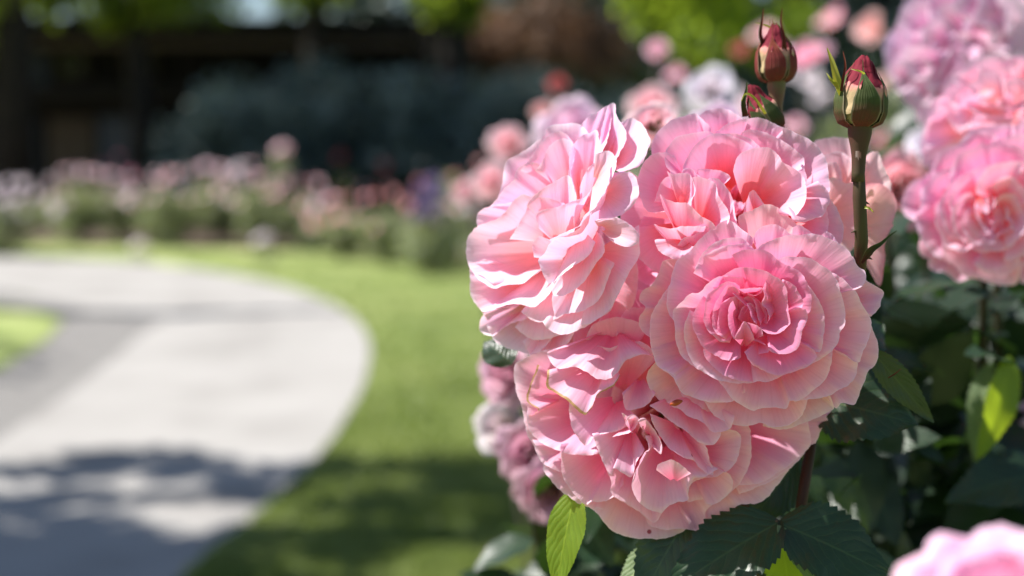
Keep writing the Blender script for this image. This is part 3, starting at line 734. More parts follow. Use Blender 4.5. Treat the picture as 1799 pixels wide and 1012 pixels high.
pet([(990, 612), (962, 618), (965, 632), (971, 640), (983, 648), (1006, 645), (1030, 652), (1046, 665), (1066, 666), (1085, 655), (1101, 632), (1133, 623), (1158, 632)], (1080, 575), w=5, la=.5, k=1.0, ruf=1.2)
pet([(1093, 690), (1099, 718), (1117, 719), (1138, 710), (1152, 690)], (1125, 660), w=1)
pet([(1195, 880), (1208, 868), (1216, 848), (1236, 840), (1255, 839), (1273, 829), (1286, 840), (1284, 862), (1262, 882), (1240, 886)], (1190, 775), w=2.5, ruf=1.3)
pet([(1238, 785), (1252, 765), (1267, 750), (1280, 754), (1299, 762), (1302, 777), (1292, 813), (1273, 832)], (1210, 790), w=2.5)
pet([(1040, 762), (1044, 772), (1056, 805), (1074, 835), (1079, 822), (1109, 838), (1118, 812), (1133, 790)], (1108, 745), w=3.5)
pet([(1092, 725), (1108, 735), (1118, 733), (1120, 745), (1106, 760), (1075, 768)], (1100, 750), w=4, bw=-7)
pet([(1141, 712), (1158, 724), (1172, 735), (1196, 752), (1215, 765), (1228, 777), (1251, 782), (1265, 766), (1270, 740)], (1190, 690), w=6)
pet([(1171, 706), (1190, 716), (1208, 730), (1236, 743), (1251, 758), (1275, 757), (1285, 750), (1290, 730)], (1225, 690), w=8)
pet([(1141, 726), (1150, 750), (1164, 773), (1185, 795), (1205, 805), (1220, 809), (1228, 822), (1252, 834), (1246, 802), (1238, 780)], (1190, 745), w=4, ruf=1.3)
pet([(1133, 765), (1140, 790), (1133, 795), (1119, 821), (1111, 844), (1113, 868), (1125, 884), (1149, 899), (1163, 900), (1173, 890), (1190, 882), (1208, 880), (1209, 860), (1220, 842), (1240, 836), (1262, 824)], (1168, 765), w=4.5, ruf=1.3, la=.55)
pet([(1153, 826), (1156, 816), (1164, 812), (1180, 808), (1196, 816), (1214, 832)], (1184, 848), w=7, bw=-5, k=1.1)
pet([(1127, 752), (1121, 738), (1134, 735), (1146, 750), (1156, 765), (1163, 781), (1161, 797), (1148, 788)], (1142, 768), w=4, bw=-6)
pet([(1110, 760), (1098, 742), (1110, 728), (1122, 735), (1125, 748)], (1118, 765), w=2, bw=-9)

BB = B
# ---- front bloom (F)
Fb, stemF = bloom_part(bush, (1315, 560), 0.659, 180, 'front rosette bloom facing the viewer with tight spiral petals at its heart', 'pinkF', cdir(-.05, .08, .95), 24, 4, 0.036)
B = Bloom((1325, 560), 210, 0.630, 0.017, tilt=(0, 0.001), mat='pinkF', seed=61, recess=.006, rr=80, dw=.0003)
pet = lambda *a, **k: B.petal(*a, parent=Fb, **k)
pet([(1200, 452), (1189, 455), (1172, 456), (1162, 463), (1157, 480), (1145, 501), (1129, 510), (1124, 528), (1134, 541), (1123, 557), (1125, 576), (1136, 589), (1155, 600)], (1265, 545), mat='pale', w=-2)
pet([(1295, 388), (1297, 380), (1309, 374), (1325, 367), (1342, 359), (1358, 361), (1370, 367), (1385, 380), (1398, 393), (1412, 418)], (1340, 480), mat='pale', w=-2)
pet([(1490, 470), (1506, 474), (1522, 492), (1539, 503), (1553, 514), (1548, 528), (1545, 541), (1530, 556)], (1430, 540), w=-2, mat='pinkU')
pet([(1520, 545), (1532, 577), (1543, 605), (1541, 633), (1533, 646), (1526, 652), (1518, 670), (1512, 687), (1502, 710), (1489, 709), (1477, 709), (1471, 717), (1464, 714), (1450, 690)], (1400, 600), w=-2)
pet([(1340, 748), (1371, 755), (1402, 747), (1417, 741), (1448, 728), (1462, 720), (1465, 714), (1456, 690)], (1370, 640), w=-2, mat='pale')
pet([(1160, 625), (1151, 636), (1137, 657), (1141, 682), (1158, 703), (1181, 715), (1201, 719), (1222, 712)], (1250, 620), w=-3, mat='pale')
pet([(1195, 690), (1207, 705), (1222, 715), (1240, 722), (1268, 748), (1284, 752)], (1270, 640), w=-3)
pet([(1230, 695), (1238, 706), (1249, 724), (1265, 736), (1286, 746), (1307, 748), (1325, 746), (1336, 743), (1355, 749), (1379, 749), (1400, 738), (1413, 722), (1420, 700)], (1330, 600), w=-1)
pet([(1385, 418), (1391, 410), (1394, 400), (1404, 395), (1419, 404), (1434, 414)], (1400, 480), w=-1)
pet([(1442, 420), (1444, 412), (1452, 407), (1462, 412), (1472, 426)], (1440, 480), w=-1)
pet([(1322, 420), (1330, 405), (1340, 398), (1350, 395), (1363, 394), (1376, 401), (1394, 416)], (1350, 490), w=0, mat='pinkU')
pet([(1190, 560), (1160, 518), (1176, 500), (1161, 524), (1150, 541), (1145, 550), (1143, 565), (1141, 585), (1144, 608), (1151, 633), (1160, 645), (1180, 656), (1190, 664)][2:], (1285, 570), w=0)
pet([(1325, 418), (1307, 406), (1292, 392), (1276, 387), (1253, 400), (1232, 418), (1209, 443), (1190, 458), (1181, 478), (1179, 495), (1174, 508), (1171, 532), (1176, 552), (1190, 570)], (1295, 535), w=.5, la=.45, k=1.1)
pet([(1142, 600), (1152, 638), (1166, 650), (1184, 666), (1197, 689), (1214, 697), (1236, 704), (1265, 708), (1294, 702), (1310, 690)], (1300, 590))
pet([(1395, 706), (1413, 703), (1440, 699), (1458, 695), (1473, 685), (1489, 677), (1502, 664), (1506, 643), (1503, 615)], (1370, 600))
pet([(1463, 479), (1485, 493), (1504, 514), (1515, 535), (1526, 553), (1531, 570), (1526, 597), (1516, 616), (1512, 633), (1504, 637), (1485, 622)], (1370, 570), w=1)
pet([(1318, 445), (1335, 432), (1352, 423), (1371, 416), (1394, 413), (1408, 412), (1429, 411), (1450, 416), (1473, 427), (1489, 439), (1501, 454), (1506, 468), (1519, 476), (1522, 490), (1512, 504), (1495, 512)], (1365, 530), w=2, k=1.1, la=.45)
pet([(1255, 655), (1263, 670), (1278, 689), (1292, 705), (1319, 720), (1340, 717), (1361, 716), (1382, 717), (1388, 704), (1400, 705), (1415, 696), (1433, 683), (1450, 666), (1460, 641), (1463, 612)], (1345, 595), w=.5)
pet([(1222, 470), (1232, 448), (1249, 431), (1265, 422), (1286, 417), (1307, 421), (1322, 434)], (1300, 525), w=1)
pet([(1218, 480), (1232, 455), (1252, 440), (1274, 432), (1292, 429), (1308, 428), (1322, 436), (1335, 450)], (1305, 525), w=1)
pet([(1362, 462), (1371, 454), (1386, 451), (1404, 451), (1423, 454), (1437, 462), (1456, 474), (1469, 491), (1476, 508), (1482, 533), (1486, 557), (1484, 571), (1476, 583), (1473, 600), (1464, 614), (1444, 629), (1417, 645), (1395, 650)], (1350, 570), w=2)
pet([(1413, 495), (1425, 508), (1433, 518), (1441, 532), (1447, 549), (1449, 575), (1446, 596), (1442, 616), (1436, 619), (1420, 608)], (1355, 565), w=1.5)
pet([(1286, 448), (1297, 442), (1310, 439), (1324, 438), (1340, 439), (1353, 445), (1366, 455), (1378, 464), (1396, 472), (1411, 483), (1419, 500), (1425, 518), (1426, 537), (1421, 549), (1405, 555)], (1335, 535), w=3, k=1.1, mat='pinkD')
pet([(1310, 487), (1290, 486), (1273, 485), (1257, 488), (1245, 496), (1236, 508), (1228, 514), (1211, 516), (1199, 530), (1184, 543), (1182, 558), (1187, 577), (1186, 596), (1191, 612), (1199, 627), (1213, 640), (1240, 657)], (1300, 560), w=1.5)
pet([(1212, 545), (1203, 568), (1202, 591), (1205, 610), (1212, 629), (1224, 645), (1245, 659), (1265, 669), (1290, 673), (1319, 673), (1332, 670), (1345, 671), (1357, 668), (1378, 659), (1400, 647)], (1305, 585), w=2)
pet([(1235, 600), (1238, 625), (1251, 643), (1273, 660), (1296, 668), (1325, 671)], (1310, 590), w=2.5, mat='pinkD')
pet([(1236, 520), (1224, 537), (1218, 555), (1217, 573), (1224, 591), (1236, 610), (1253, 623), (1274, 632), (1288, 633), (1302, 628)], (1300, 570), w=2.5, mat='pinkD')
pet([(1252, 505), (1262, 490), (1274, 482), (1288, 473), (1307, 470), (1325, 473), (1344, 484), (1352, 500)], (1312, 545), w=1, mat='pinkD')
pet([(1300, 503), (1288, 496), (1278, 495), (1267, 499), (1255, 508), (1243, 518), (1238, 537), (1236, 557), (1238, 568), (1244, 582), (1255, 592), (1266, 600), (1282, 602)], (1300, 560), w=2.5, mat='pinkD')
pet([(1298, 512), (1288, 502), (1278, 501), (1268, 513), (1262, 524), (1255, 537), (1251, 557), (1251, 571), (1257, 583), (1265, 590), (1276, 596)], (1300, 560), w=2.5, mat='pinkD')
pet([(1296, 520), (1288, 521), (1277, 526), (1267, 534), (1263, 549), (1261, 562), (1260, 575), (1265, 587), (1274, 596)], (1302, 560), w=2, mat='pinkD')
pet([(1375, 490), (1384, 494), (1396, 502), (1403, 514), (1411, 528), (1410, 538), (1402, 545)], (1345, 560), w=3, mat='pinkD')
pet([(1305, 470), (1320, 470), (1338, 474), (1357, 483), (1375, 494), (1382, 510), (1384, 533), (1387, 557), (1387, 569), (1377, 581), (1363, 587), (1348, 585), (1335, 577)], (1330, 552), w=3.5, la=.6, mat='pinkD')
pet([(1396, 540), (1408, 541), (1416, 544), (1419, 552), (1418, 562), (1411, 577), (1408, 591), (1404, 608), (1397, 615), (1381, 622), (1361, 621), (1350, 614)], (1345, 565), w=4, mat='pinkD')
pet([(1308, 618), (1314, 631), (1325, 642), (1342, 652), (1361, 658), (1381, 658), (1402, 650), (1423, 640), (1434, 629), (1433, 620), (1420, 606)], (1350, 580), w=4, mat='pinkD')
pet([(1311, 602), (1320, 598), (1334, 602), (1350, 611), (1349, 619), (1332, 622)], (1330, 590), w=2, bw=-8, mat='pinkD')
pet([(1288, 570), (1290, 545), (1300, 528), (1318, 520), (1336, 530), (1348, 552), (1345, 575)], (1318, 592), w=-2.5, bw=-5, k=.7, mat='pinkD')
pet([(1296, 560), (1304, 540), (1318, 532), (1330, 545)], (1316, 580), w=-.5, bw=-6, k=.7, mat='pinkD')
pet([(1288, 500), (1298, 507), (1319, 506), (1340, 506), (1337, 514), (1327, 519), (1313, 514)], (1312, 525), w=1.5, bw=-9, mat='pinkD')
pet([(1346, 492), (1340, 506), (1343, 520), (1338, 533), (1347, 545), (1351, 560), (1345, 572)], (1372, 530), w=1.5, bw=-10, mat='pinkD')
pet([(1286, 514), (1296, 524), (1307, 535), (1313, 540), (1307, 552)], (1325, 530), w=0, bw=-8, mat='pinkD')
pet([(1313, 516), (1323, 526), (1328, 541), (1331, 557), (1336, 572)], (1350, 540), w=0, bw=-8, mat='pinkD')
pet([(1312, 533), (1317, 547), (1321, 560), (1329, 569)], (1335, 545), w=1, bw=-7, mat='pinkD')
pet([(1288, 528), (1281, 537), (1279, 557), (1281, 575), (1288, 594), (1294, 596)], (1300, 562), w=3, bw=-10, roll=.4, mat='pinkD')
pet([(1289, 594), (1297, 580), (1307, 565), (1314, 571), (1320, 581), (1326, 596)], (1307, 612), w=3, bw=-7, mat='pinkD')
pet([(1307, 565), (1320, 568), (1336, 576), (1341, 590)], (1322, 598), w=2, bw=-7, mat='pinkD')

BF = B
# red blemish resting on the lower pale petal
mb = MB(); th = np.linspace(0, 1, 8)
c0 = at(1177, 711, 0.6335); c1 = at(1199, 704, 0.6335)
mb.tube([c0 + (c1 - c0) * q for q in th], 0.0014 * np.sin(np.pi * (0.08 + 0.84 * th)), 8)
M['rust'] = surf_mat('rust_red_blemish', [(0.3, (0.30, 0.03, 0.01)), (0.7, (0.45, 0.10, 0.03))], 300, 0.4)
mb.build('blemish', M['rust'], Bb)

# ---- buds
def bud(root, base, axis, L, Rr, label, seed, tint='green', tails=True, sep_open=0.0, front=0.3, petal_m='budpetal', sep_m='sepal', hip_m='stemB'):
    """swollen hip, cream body streaked with crimson, wrapped in five pointed sepals"""
    rs = np.random.RandomState(seed)
    ax = np.asarray(axis, float); ax /= np.linalg.norm(ax)
    a = np.cross(ax, FWD); a /= np.linalg.norm(a); b = np.cross(ax, a)   # b points toward/away camera
    if b.dot(VIEW) < 0: b = -b
    mb = MB()
    t = np.linspace(0, 1, 24)
    prof = lambda x: np.interp(x, [0, .06, .2, .38, .55, .72, .86, .95, 1.0], [.45, .82, .99, 1.0, .90, .64, .40, .24, .08])
    n = 30
    an = np.linspace(0, 2 * math.pi, n, endpoint=False)
    r = prof(t)[:, None] * Rr * 0.93 * (1 + 0.035 * np.sin(an[None] * 3 + t[:, None] * 5) * (t[:, None] > .3))
    G = base + (t * L)[:, None, None] * ax + r[..., None] * (np.cos(an)[None, :, None] * a + np.sin(an)[None, :, None] * b)
    uv = np.stack([np.broadcast_to(an[None] / 6.283, r.shape), np.broadcast_to(t[:, None], r.shape)], -1)
    mb.grid(G, uv, closed=True)
    o = mb.build('rosebud', M[petal_m], root); o['label'] = label
    # wrapped outer petals, rims twisting towards the tip
    for kx in range(5):
        ph = kx * 1.2566 + rs.uniform(-.2, .2)
        tv = np.linspace(0.15, 0.98 + rs.uniform(-.05, .07), 18)[:, None]; x = np.linspace(-1, 1, 15)[None]
        wd = (1.0 - 0.25 * tv)
        an2 = ph + x * wd + 0.9 * tv
        rr = prof(np.clip(tv, 0, 1)) * Rr * (0.97 + 0.05 * x) + 0.0003 + 0.0008 * np.abs(x) ** 3 * tv + 0.0006 * np.sin(tv * 14 + kx)
        top = tv - 0.06 * np.abs(x) ** 2 * tv + 0.015 * np.sin(x * 7 + kx)
        G = base + (top * L)[..., None] * ax + rr[..., None] * (np.cos(an2)[..., None] * a + np.sin(an2)[..., None] * b)
        uv = np.stack([np.broadcast_to((x + 1) / 2, rr.shape), np.broadcast_to(tv, rr.shape)], -1)
        m2 = MB(); m2.grid(G, uv); m2.build('petal', M[petal_m], o)
    for kx in range(5):
        ph = math.pi / 2 + (kx - front) * 1.2566
        nt_ = 30
        tl = rs.uniform(.30, .50) if tails else .12
        tv = np.linspace(0, 1, nt_)[:, None]; x = np.linspace(-1, 1, 9)[None]
        hgt = tv * (0.80 + tl)
        body = np.clip(hgt / 0.80, 0, 1)
        wd = 0.60 * np.interp(body, [0, .15, .45, .75, .92, 1], [.95, 1.0, .88, .42, .13, .05])
        rr0 = prof(np.clip(hgt, 0, 1)) * Rr
        rr = rr0 * (1.03 + .03 * np.abs(x) ** 2) + 0.0007
        rr = rr + sep_open * Rr * body ** 2 * (0.7 + .5 * rs.rand())
        over = np.clip(hgt - 0.80, 0, 1)
        rr = np.where(hgt > 0.80, np.maximum(rr, np.interp(0.80, [0, 1], [1, 1]) * prof(0.8) * Rr * (1 + rs.uniform(-.1, .5)) + over * Rr * rs.uniform(-.5, .6)), rr)
        an2 = ph + x * wd + 0.12 * np.sin(hgt * 5 + kx)
        G = base + (hgt * L - 0.02 * L)[..., None] * ax + rr[..., None] * (np.cos(an2)[..., None] * a + np.sin(an2)[..., None] * b)
        uv = np.stack([np.broadcast_to((x + 1) / 2, rr.shape), np.broadcast_to(tv, rr.shape)], -1)
        m2 = MB(); m2.grid(G, uv)
        sp = m2.build('sepal', M[sep_m], o)
    # hip below
    m3 = MB()
    m3.tube([base - ax * L * q for q in (.78, .66, .54, .42, .30, .20, .10, 0, -.04)], [Rr * q for q in (.27, .272, .28, .30, .36, .43, .49, .50, .58)], 18)
    m3.build('hip', M[hip_m], o)
    return o, base - ax * L * .78


def bud_petal_mat():
    m, nt, nd, lk = newmat('bud_petals')
    tc = N(nt, 'ShaderNodeTexCoord'); uv = N(nt, 'ShaderNodeUVMap')
    sp = N(nt, 'ShaderNodeSeparateXYZ'); lk.new(uv.outputs[0], sp.inputs[0])
    nz = N(nt, 'ShaderNodeTexNoise', Scale=70.0, Detail=5.0); lk.new(tc.outputs['Object'], nz.inputs['Vector'])
    a = N(nt, 'ShaderNodeMath', operation='MULTIPLY_ADD'); lk.new(nz.outputs[0], a.inputs[0]); a.inputs[1].default_value = 0.9; lk.new(sp.outputs[1], a.inputs[2])
    c = ramp(nt, [(0.0, (0.26, 0.27, 0.12)), (0.78, (0.42, 0.30, 0.17)), (0.96, (0.60, 0.22, 0.20))] + [(0.999, (0.15, 0.010, 0.022))], a.outputs[0])
    pr = N(nt, 'ShaderNodeBsdfPrincipled', Roughness=0.8); lk.new(c, pr.inputs['Base Color'])
    pr.inputs['Specular IOR Level'].default_value = 0.2
    nb = N(nt, 'ShaderNodeTexNoise', Scale=420.0, Detail=3.0); lk.new(tc.outputs['Object'], nb.inputs['Vector'])
    bpp = N(nt, 'ShaderNodeBump', Strength=0.35, Distance=0.0009); lk.new(nb.outputs[0], bpp.inputs['Height']); lk.new(bpp.outputs[0], pr.inputs['Normal'])
    out = N(nt, 'ShaderNodeOutputMaterial'); lk.new(pr.outputs[0], out.inputs[0])
    return m


def sepal_mat(name, lo_, mid, hi):
    m, nt, nd, lk = newmat(name)
    tc = N(nt, 'ShaderNodeTexCoord'); uv = N(nt, 'ShaderNodeUVMap')
    sp = N(nt, 'ShaderNodeSeparateXYZ'); lk.new(uv.outputs[0], sp.inputs[0])
    nz = N(nt, 'ShaderNodeTexNoise', Scale=170.0, Detail=4.0); lk.new(tc.outputs['Object'], nz.inputs['Vector'])
    a = N(nt, 'ShaderNodeMath', operation='MULTIPLY_ADD'); lk.new(nz.outputs[0], a.inputs[0]); a.inputs[1].default_value = 0.5; lk.new(sp.outputs[1], a.inputs[2])
    c = ramp(nt, [(0.25, lo_), (0.60, mid), (0.95, hi)], a.outputs[0])
    eb = N(nt, 'ShaderNodeMath', operation='PINGPONG'); lk.new(sp.outputs[0], eb.inputs[0]); eb.inputs[1].default_value = 0.5
    er = ramp(nt, [(0.0, (1, 1, 1)), (0.07, (0, 0, 0))], eb.outputs[0])
    mx = N(nt, 'ShaderNodeMix', data_type='RGBA'); lk.new(er, mx.inputs[0]); lk.new(c, mx.inputs[6]); mx.inputs[7].default_value = (0.22, 0.19, 0.12, 1)
    pr = N(nt, 'ShaderNodeBsdfPrincipled', Roughness=0.8); pr.inputs['Specular IOR Level'].default_value = 0.2; lk.new(mx.outputs[2], pr.inputs['Base Color'])
    mp = N(nt, 'ShaderNodeMapping'); lk.new(uv.outputs[0], mp.inputs[0]); mp.inputs['Scale'].default_value = (9, .6, 1)
    n2 = N(nt, 'ShaderNodeTexNoise', Scale=2.0); lk.new(mp.outputs[0], n2.inputs['Vector'])
    bp = N(nt, 'ShaderNodeBump', Strength=0.9, Distance=0.0010); lk.new(n2.outputs[0], bp.inputs['Height']); lk.new(bp.outputs[0], pr.inputs['Normal'])
    out = N(nt, 'ShaderNodeOutputMaterial'); lk.new(pr.outputs[0], out.inputs[0])
    return m


M['budpetal'] = bud_petal_mat()
M['sepal'] = sepal_mat('sepal_green', (0.10, 0.025, 0.018), (0.045, 0.055, 0.016), (0.07, 0.10, 0.03))
M['sepalred'] = sepal_mat('sepal_reddish', (0.12, 0.04, 0.02), (0.15, 0.022, 0.022), (0.20, 0.04, 0.02))


def bud_at(p0, p1, rpx, D, **k):
    base = at(p0[0], p0[1], D); tip = at(p1[0], p1[1], D)
    L = np.linalg.norm(tip - base)
    return bud(bush, base, tip - base, L, rpx * D / FPX, **k)


def stem(root, pts, rad, mat='stem', n=12, name='stem'):
    P = spline(np.array(pts), 30, 3) if len(pts) > 2 else np.array(pts)
    r = np.interp(np.linspace(0, 1, len(P)), np.linspace(0, 1, len(rad)), rad)
    mb = MB(); mb.tube(P, r, n)
    return mb.build(name, M[mat], root)


def spx(l):
    return [at(a, b, d) for a, b, d in l]


bR, hR = bud_at((1511, 222), (1516, 97), 42.5, 0.640, hip_m='stem', label='plump green bud with crimson tip standing clear on the tall right stalk', seed=2, front=0.08, tails=False)
bL, hL = bud_at((1364, 143), (1361, 45), 33, 0.690, label='reddish bud with long thin sepal tails standing highest', seed=5, front=0.25, sep_m='sepalred', sep_open=.05)
bS, hS = bud_at((1360, 232), (1316, 149), 25, 0.672, label='small cream and crimson bud tilted left just above the upper bloom', seed=9, front=0.7, tails=False)
# long leafy sepal of the right bud
def blade(root, pts, wpx, D, mat, name='sepal', serr=0.0):
    P = spline(np.array([(p[0], p[1]) for p in pts], float), 24)
    sv = np.linspace(0, 1, 24)
    tg = np.gradient(P, axis=0); tg /= np.linalg.norm(tg, axis=1)[:, None]
    nn = np.stack([-tg[:, 1], tg[:, 0]], 1)
    wv = np.interp(sv, np.linspace(0, 1, len(wpx)), wpx) / 2
    x = np.linspace(-1, 1, 7)
    U = P[:, 0][:, None] + nn[:, 0][:, None] * wv[:, None] * x; V = P[:, 1][:, None] + nn[:, 1][:, None] * wv[:, None] * x
    W = (np.abs(x)[None] * wv[:, None]) * D / FPX * 0.6
    mb = MB(); mb.grid(at(U, V, D - W - 0.002 * np.sin(sv * 3)[:, None]))
    return mb.build(name, M[mat], root)


M['sepalyel'] = leaf_mat('sepal_yellow_green', (0.22, 0.26, 0.03), (0.30, 0.30, 0.04), (0.45, 0.45, 0.04), 0.4, 0.5, 60)
blade(bR, [(1478, 168), (1473, 150), (1468, 130), (1462, 108), (1453, 84)], [7, 15, 12, 8, 1.5], 0.636, 'sepalyel')
blade(bR, [(1470, 150), (1460, 140), (1452, 128)], [8, 5, 1], 0.635, 'sepalyel')
blade(bR, [(1478, 160), (1481, 140), (1485, 115), (1481, 90)], [5, 5, 4, 1.2], 0.634, 'sepalred')
blade(bR, [(1519, 130), (1510, 125), (1495, 121)], [4, 3, 1], 0.622, 'sepalyel')
blade(bL, [(1342, 80), (1336, 60), (1339, 38), (1341, 15)], [9, 6, 4, 1.2], 0.690, 'sepalred')
blade(bL, [(1378, 90), (1377, 65), (1372, 40), (1374, 14)], [10, 6, 4, 1.2], 0.682, 'sepalred')
blade(bL, [(1362, 52), (1345, 45), (1327, 40)], [4, 3, 1], 0.694, 'sepalyel')
blade(bL, [(1374, 62), (1366, 48), (1358, 40)], [4, 3, 1], 0.694, 'sepal')
blade(bS, [(1345, 200), (1325, 172), (1310, 165), (1302, 178)], [5, 5, 4, 1.5], 0.655, 'sepalyel')
blade(bS, [(1309, 205), (1306, 180), (1311, 160), (1312, 143)], [10, 9, 6, 1.5], 0.660, 'sepal')

# stalks (down into the bush)
stem(bush, [hR + np.array([0, 0, .014]), hR] + spx([(1510, 350, .642), (1512, 400, .644), (1511, 470, .652), (1480, 620, .72), (1330, 900, .81)]) + [np.array([.175, .88, .6])], [.0022] + [.0030] * 11 + [.0036] * 5 + [.004] * 13, 'stem')
stem(bush, [hL + np.array([0, 0, .003])] + spx([(1372, 250, .692), (1390, 330, .71), (1380, 600, .76), (1320, 900, .81)]) + [np.array([.17, .88, .6])], [.0025, .0026, .0028, .003, .004, .005], 'stemB')
stem(bush, [hS + np.array([0, 0, .001])] + spx([(1385, 330, .70), (1400, 500, .75)]), [.0022, .0022, .0025], 'stemB')
stem(bush, spx([(1428, 760, .690), (1417, 810, .688), (1410, 870, .684), (1404, 930, .690), (1412, 1040, .71)]) + [np.array([.165, .87, .75]), np.array([.16, .86, .0])], [.0026, .0030, .0032, .0034, .0038, .005, .009], 'stemred')
stem(bush, spx([(1312, 860, .690), (1306, 910, .690), (1296, 960, .70), (1330, 1150, .75)]), [.0020, .0022, .0022, .003], 'stem')
for sp0, r in ((stemF, .0035), (stemU, .0032), (stemL, .0032), (stemB, .003), (stemP, .003)):
    e = at(1330, 985, .77)
    stem(bush, [sp0, sp0 * .6 + e * .4 + FWD * .04, e + FWD * .02, np.array([.165, .88, .7])], [r, r, r * 1.1, .005], 'stem')
for q, (a, b) in enumerate(((1516, 355), (1507, 405), (1521, 452), (1421, 850), (1401, 905))):
    s_ = 1 if q % 2 == 0 else -1
    D = .643 if b < 600 else .686
    mb = MB(); mb.tube(spx([(a, b, D), (a + s_ * 6, b + 1, D - .0005), (a + s_ * 12, b + 4, D - .001)]), [.0012, .0006, .0001], 8); mb.build('thorn', M['stem'], bush)
# stipule leaf on the right stalk and the small one above it
blade(bush, [(1514, 462), (1530, 440), (1548, 428), (1562, 415), (1576, 405)], [6, 14, 8, 4, 1], 0.642, 'sepal', 'stipule')
blade(bush, [(1518, 364), (1527, 366), (1535, 373)], [5, 4, 1], 0.640, 'sepalyel', 'stipule')

# ---- leaves you can tell apart
up = cdir(0, .3, .9)
leaf(bush, at(1425, 700, .690), at(1614, 742, .668), .042, cdir(.05, .5, .8), seed=1, fold=.16, curl=.05, label='large dark leaf with toothed edge beside the front bloom')
leaf(bush, at(1528, 612, .668), at(1642, 745, .672), .014, cdir(-.5, .3, .7), seed=2, fold=.3, curl=.03)
blade(bush, [(1560, 664), (1572, 657), (1583, 648)], [2, 2.5, 1], 0.655, 'sepalred', 'stipule')
leaf(bush, at(1372, 915, .660), at(1165, 1040, .640), .036, cdir(-.1, .55, .75), seed=3, fold=.2, curl=.06, ns=36)
leaf(bush, at(1366, 918, .660), at(1572, 1010, .650), .037, cdir(.1, .5, .8), seed=4, fold=.22, curl=.05, ns=36)
leaf(bush, at(1366, 922, .657), at(1440, 1040, .652), .010, cdir(.6, .1, .8), mat='leafU', seed=5, fold=.1, curl=.02)
leaf(bush, at(1210, 905, .668), at(1120, 1060, .662), .030, cdir(-.3, .4, .7), seed=6, fold=.3, curl=.06, mat='leafF')
leaf(bush, at(1012, 856, .668), at(972, 1045, .660), .0185, cdir(-.35, .25, .9), mat='leafY', seed=7, fold=.22, curl=.05, serr=.05, teeth=22, label='bright yellow green sunlit leaf hanging under the lowest bloom')
leaf(bush, at(1405, 800, .700), at(1315, 925, .690), .026, cdir(.3, .3, .8), seed=8, fold=.25, curl=.05)
leaf(bush, at(1150, 955, .690), at(1085, 1050, .684), .014, cdir(-.3, .5, .6), mat='leafU', seed=9, fold=.3, curl=.04)
leaf(bush, at(1375, 960, .690), at(1390, 1060, .68), .022, cdir(.0, .2, .8), mat='leafY', seed=10, fold=.2, curl=.04)
leaf(bush, at(1440, 650, .70), at(1560, 560, .72), .035, cdir(.1, .4, .8), seed=12, fold=.2)
leaf(bush, at(900, 640, .72), at(850, 595, .73), .02, cdir(.1, .4, .8), seed=13, fold=.2)
mb = MB(); mb.tube(spx([(1290, 905, .684), (1330, 900, .672), (1366, 918, .660)]), [.001, .001, .0012], 8); mb.build('leaf_stalk', M['stemB'], bush)


def leafy(parent, spots, seed, size, mat, name='foliage', ns=5, nw=5):
    """real curved leaf blades hung around given points; too many to count one by one"""
    rs = np.random.RandomState(seed)
    mb = MB()
    for p in spots:
        d = rs.randn(3); d[2] = d[2] * .6 - .35; d /= np.linalg.norm(d)
        nn = rs.randn(3) * .5; nn[2] += 1.0; nn += -FWD * .35
        L = size * rs.uniform(.7, 1.3)
        G, uv = leaf_grid(p, p + d * L, L * rs.uniform(.5, .62), nn, fold=rs.uniform(.1, .35), curl=rs.uniform(0, .15), ns=ns, nw=nw, serr=0, seed=rs.randint(1e6))
        mb.grid(G, uv)
    o = mb.build(name, M[mat], parent); o['kind'] = 'stuff'
    return o


rs = np.random.RandomState(7)
# leaves below and behind the cluster
pts = [at(rs.uniform(1010, 1640), rs.uniform(800, 1500), rs.uniform(.80, 1.15)) for _ in range(340)]
pts += [at(rs.uniform(1180, 1560), rs.uniform(380, 900), rs.uniform(.80, 1.0)) for _ in range(110)]
leafy(bush, pts, 1, .045, 'leafF')

# ================================================================== OTHER NEAR ROSE BUSHES
def canes(root, tops, foot, r=0.004, mat='cane'):
    for q, p in enumerate(tops):
        p = np.asarray(p, float); ft = np.array(foot) + np.array([0.02 * math.cos(q * 2.4), 0.02 * math.sin(q * 2.4), 0])
        mid = p * .5 + ft * .5 + np.array([0.03 * math.sin(q), 0.03, 0.08])
        stem(root, [p, mid, ft], [r * .7, r, r * 1.4], mat, 8)


def near_bloom(root, c, rpx, D, mat, label, seed, axis=None, npet=26, h=.5, petals=True, back=0.0, ns=21, nt=11):
    R = rpx * D / FPX
    ax = axis if axis is not None else cdir(0, .2, .9)
    axn = np.array(ax, float); axn /= np.linalg.norm(axn)
    cc = at(c[0], c[1], D)
    gr = gen_rose(None, cc, ax, R, npet, seed, h=h, nt=nt, ns=ns)
    mb = MB()
    if not petals:
        for G, uv in gr: mb.grid(G, uv)
    else:
        for G, uv in gr[-6:]: mb.grid(G, uv)
    bk = cc - axn * R * .52
    mb.tube([bk - axn * .022, bk - axn * .012, bk, bk + axn * .01], [.003, .006, .0065, .004], 8, mi=1)
    o = mb.build('rose_bloom', [M[mat], M['stemB']], root)
    if label: o['label'] = label
    if petals:
        for G, uv in gr[:-6]:
            m2 = MB(); m2.grid(G, uv); m2.build('petal', M[mat], o)
    return bk - axn * .022


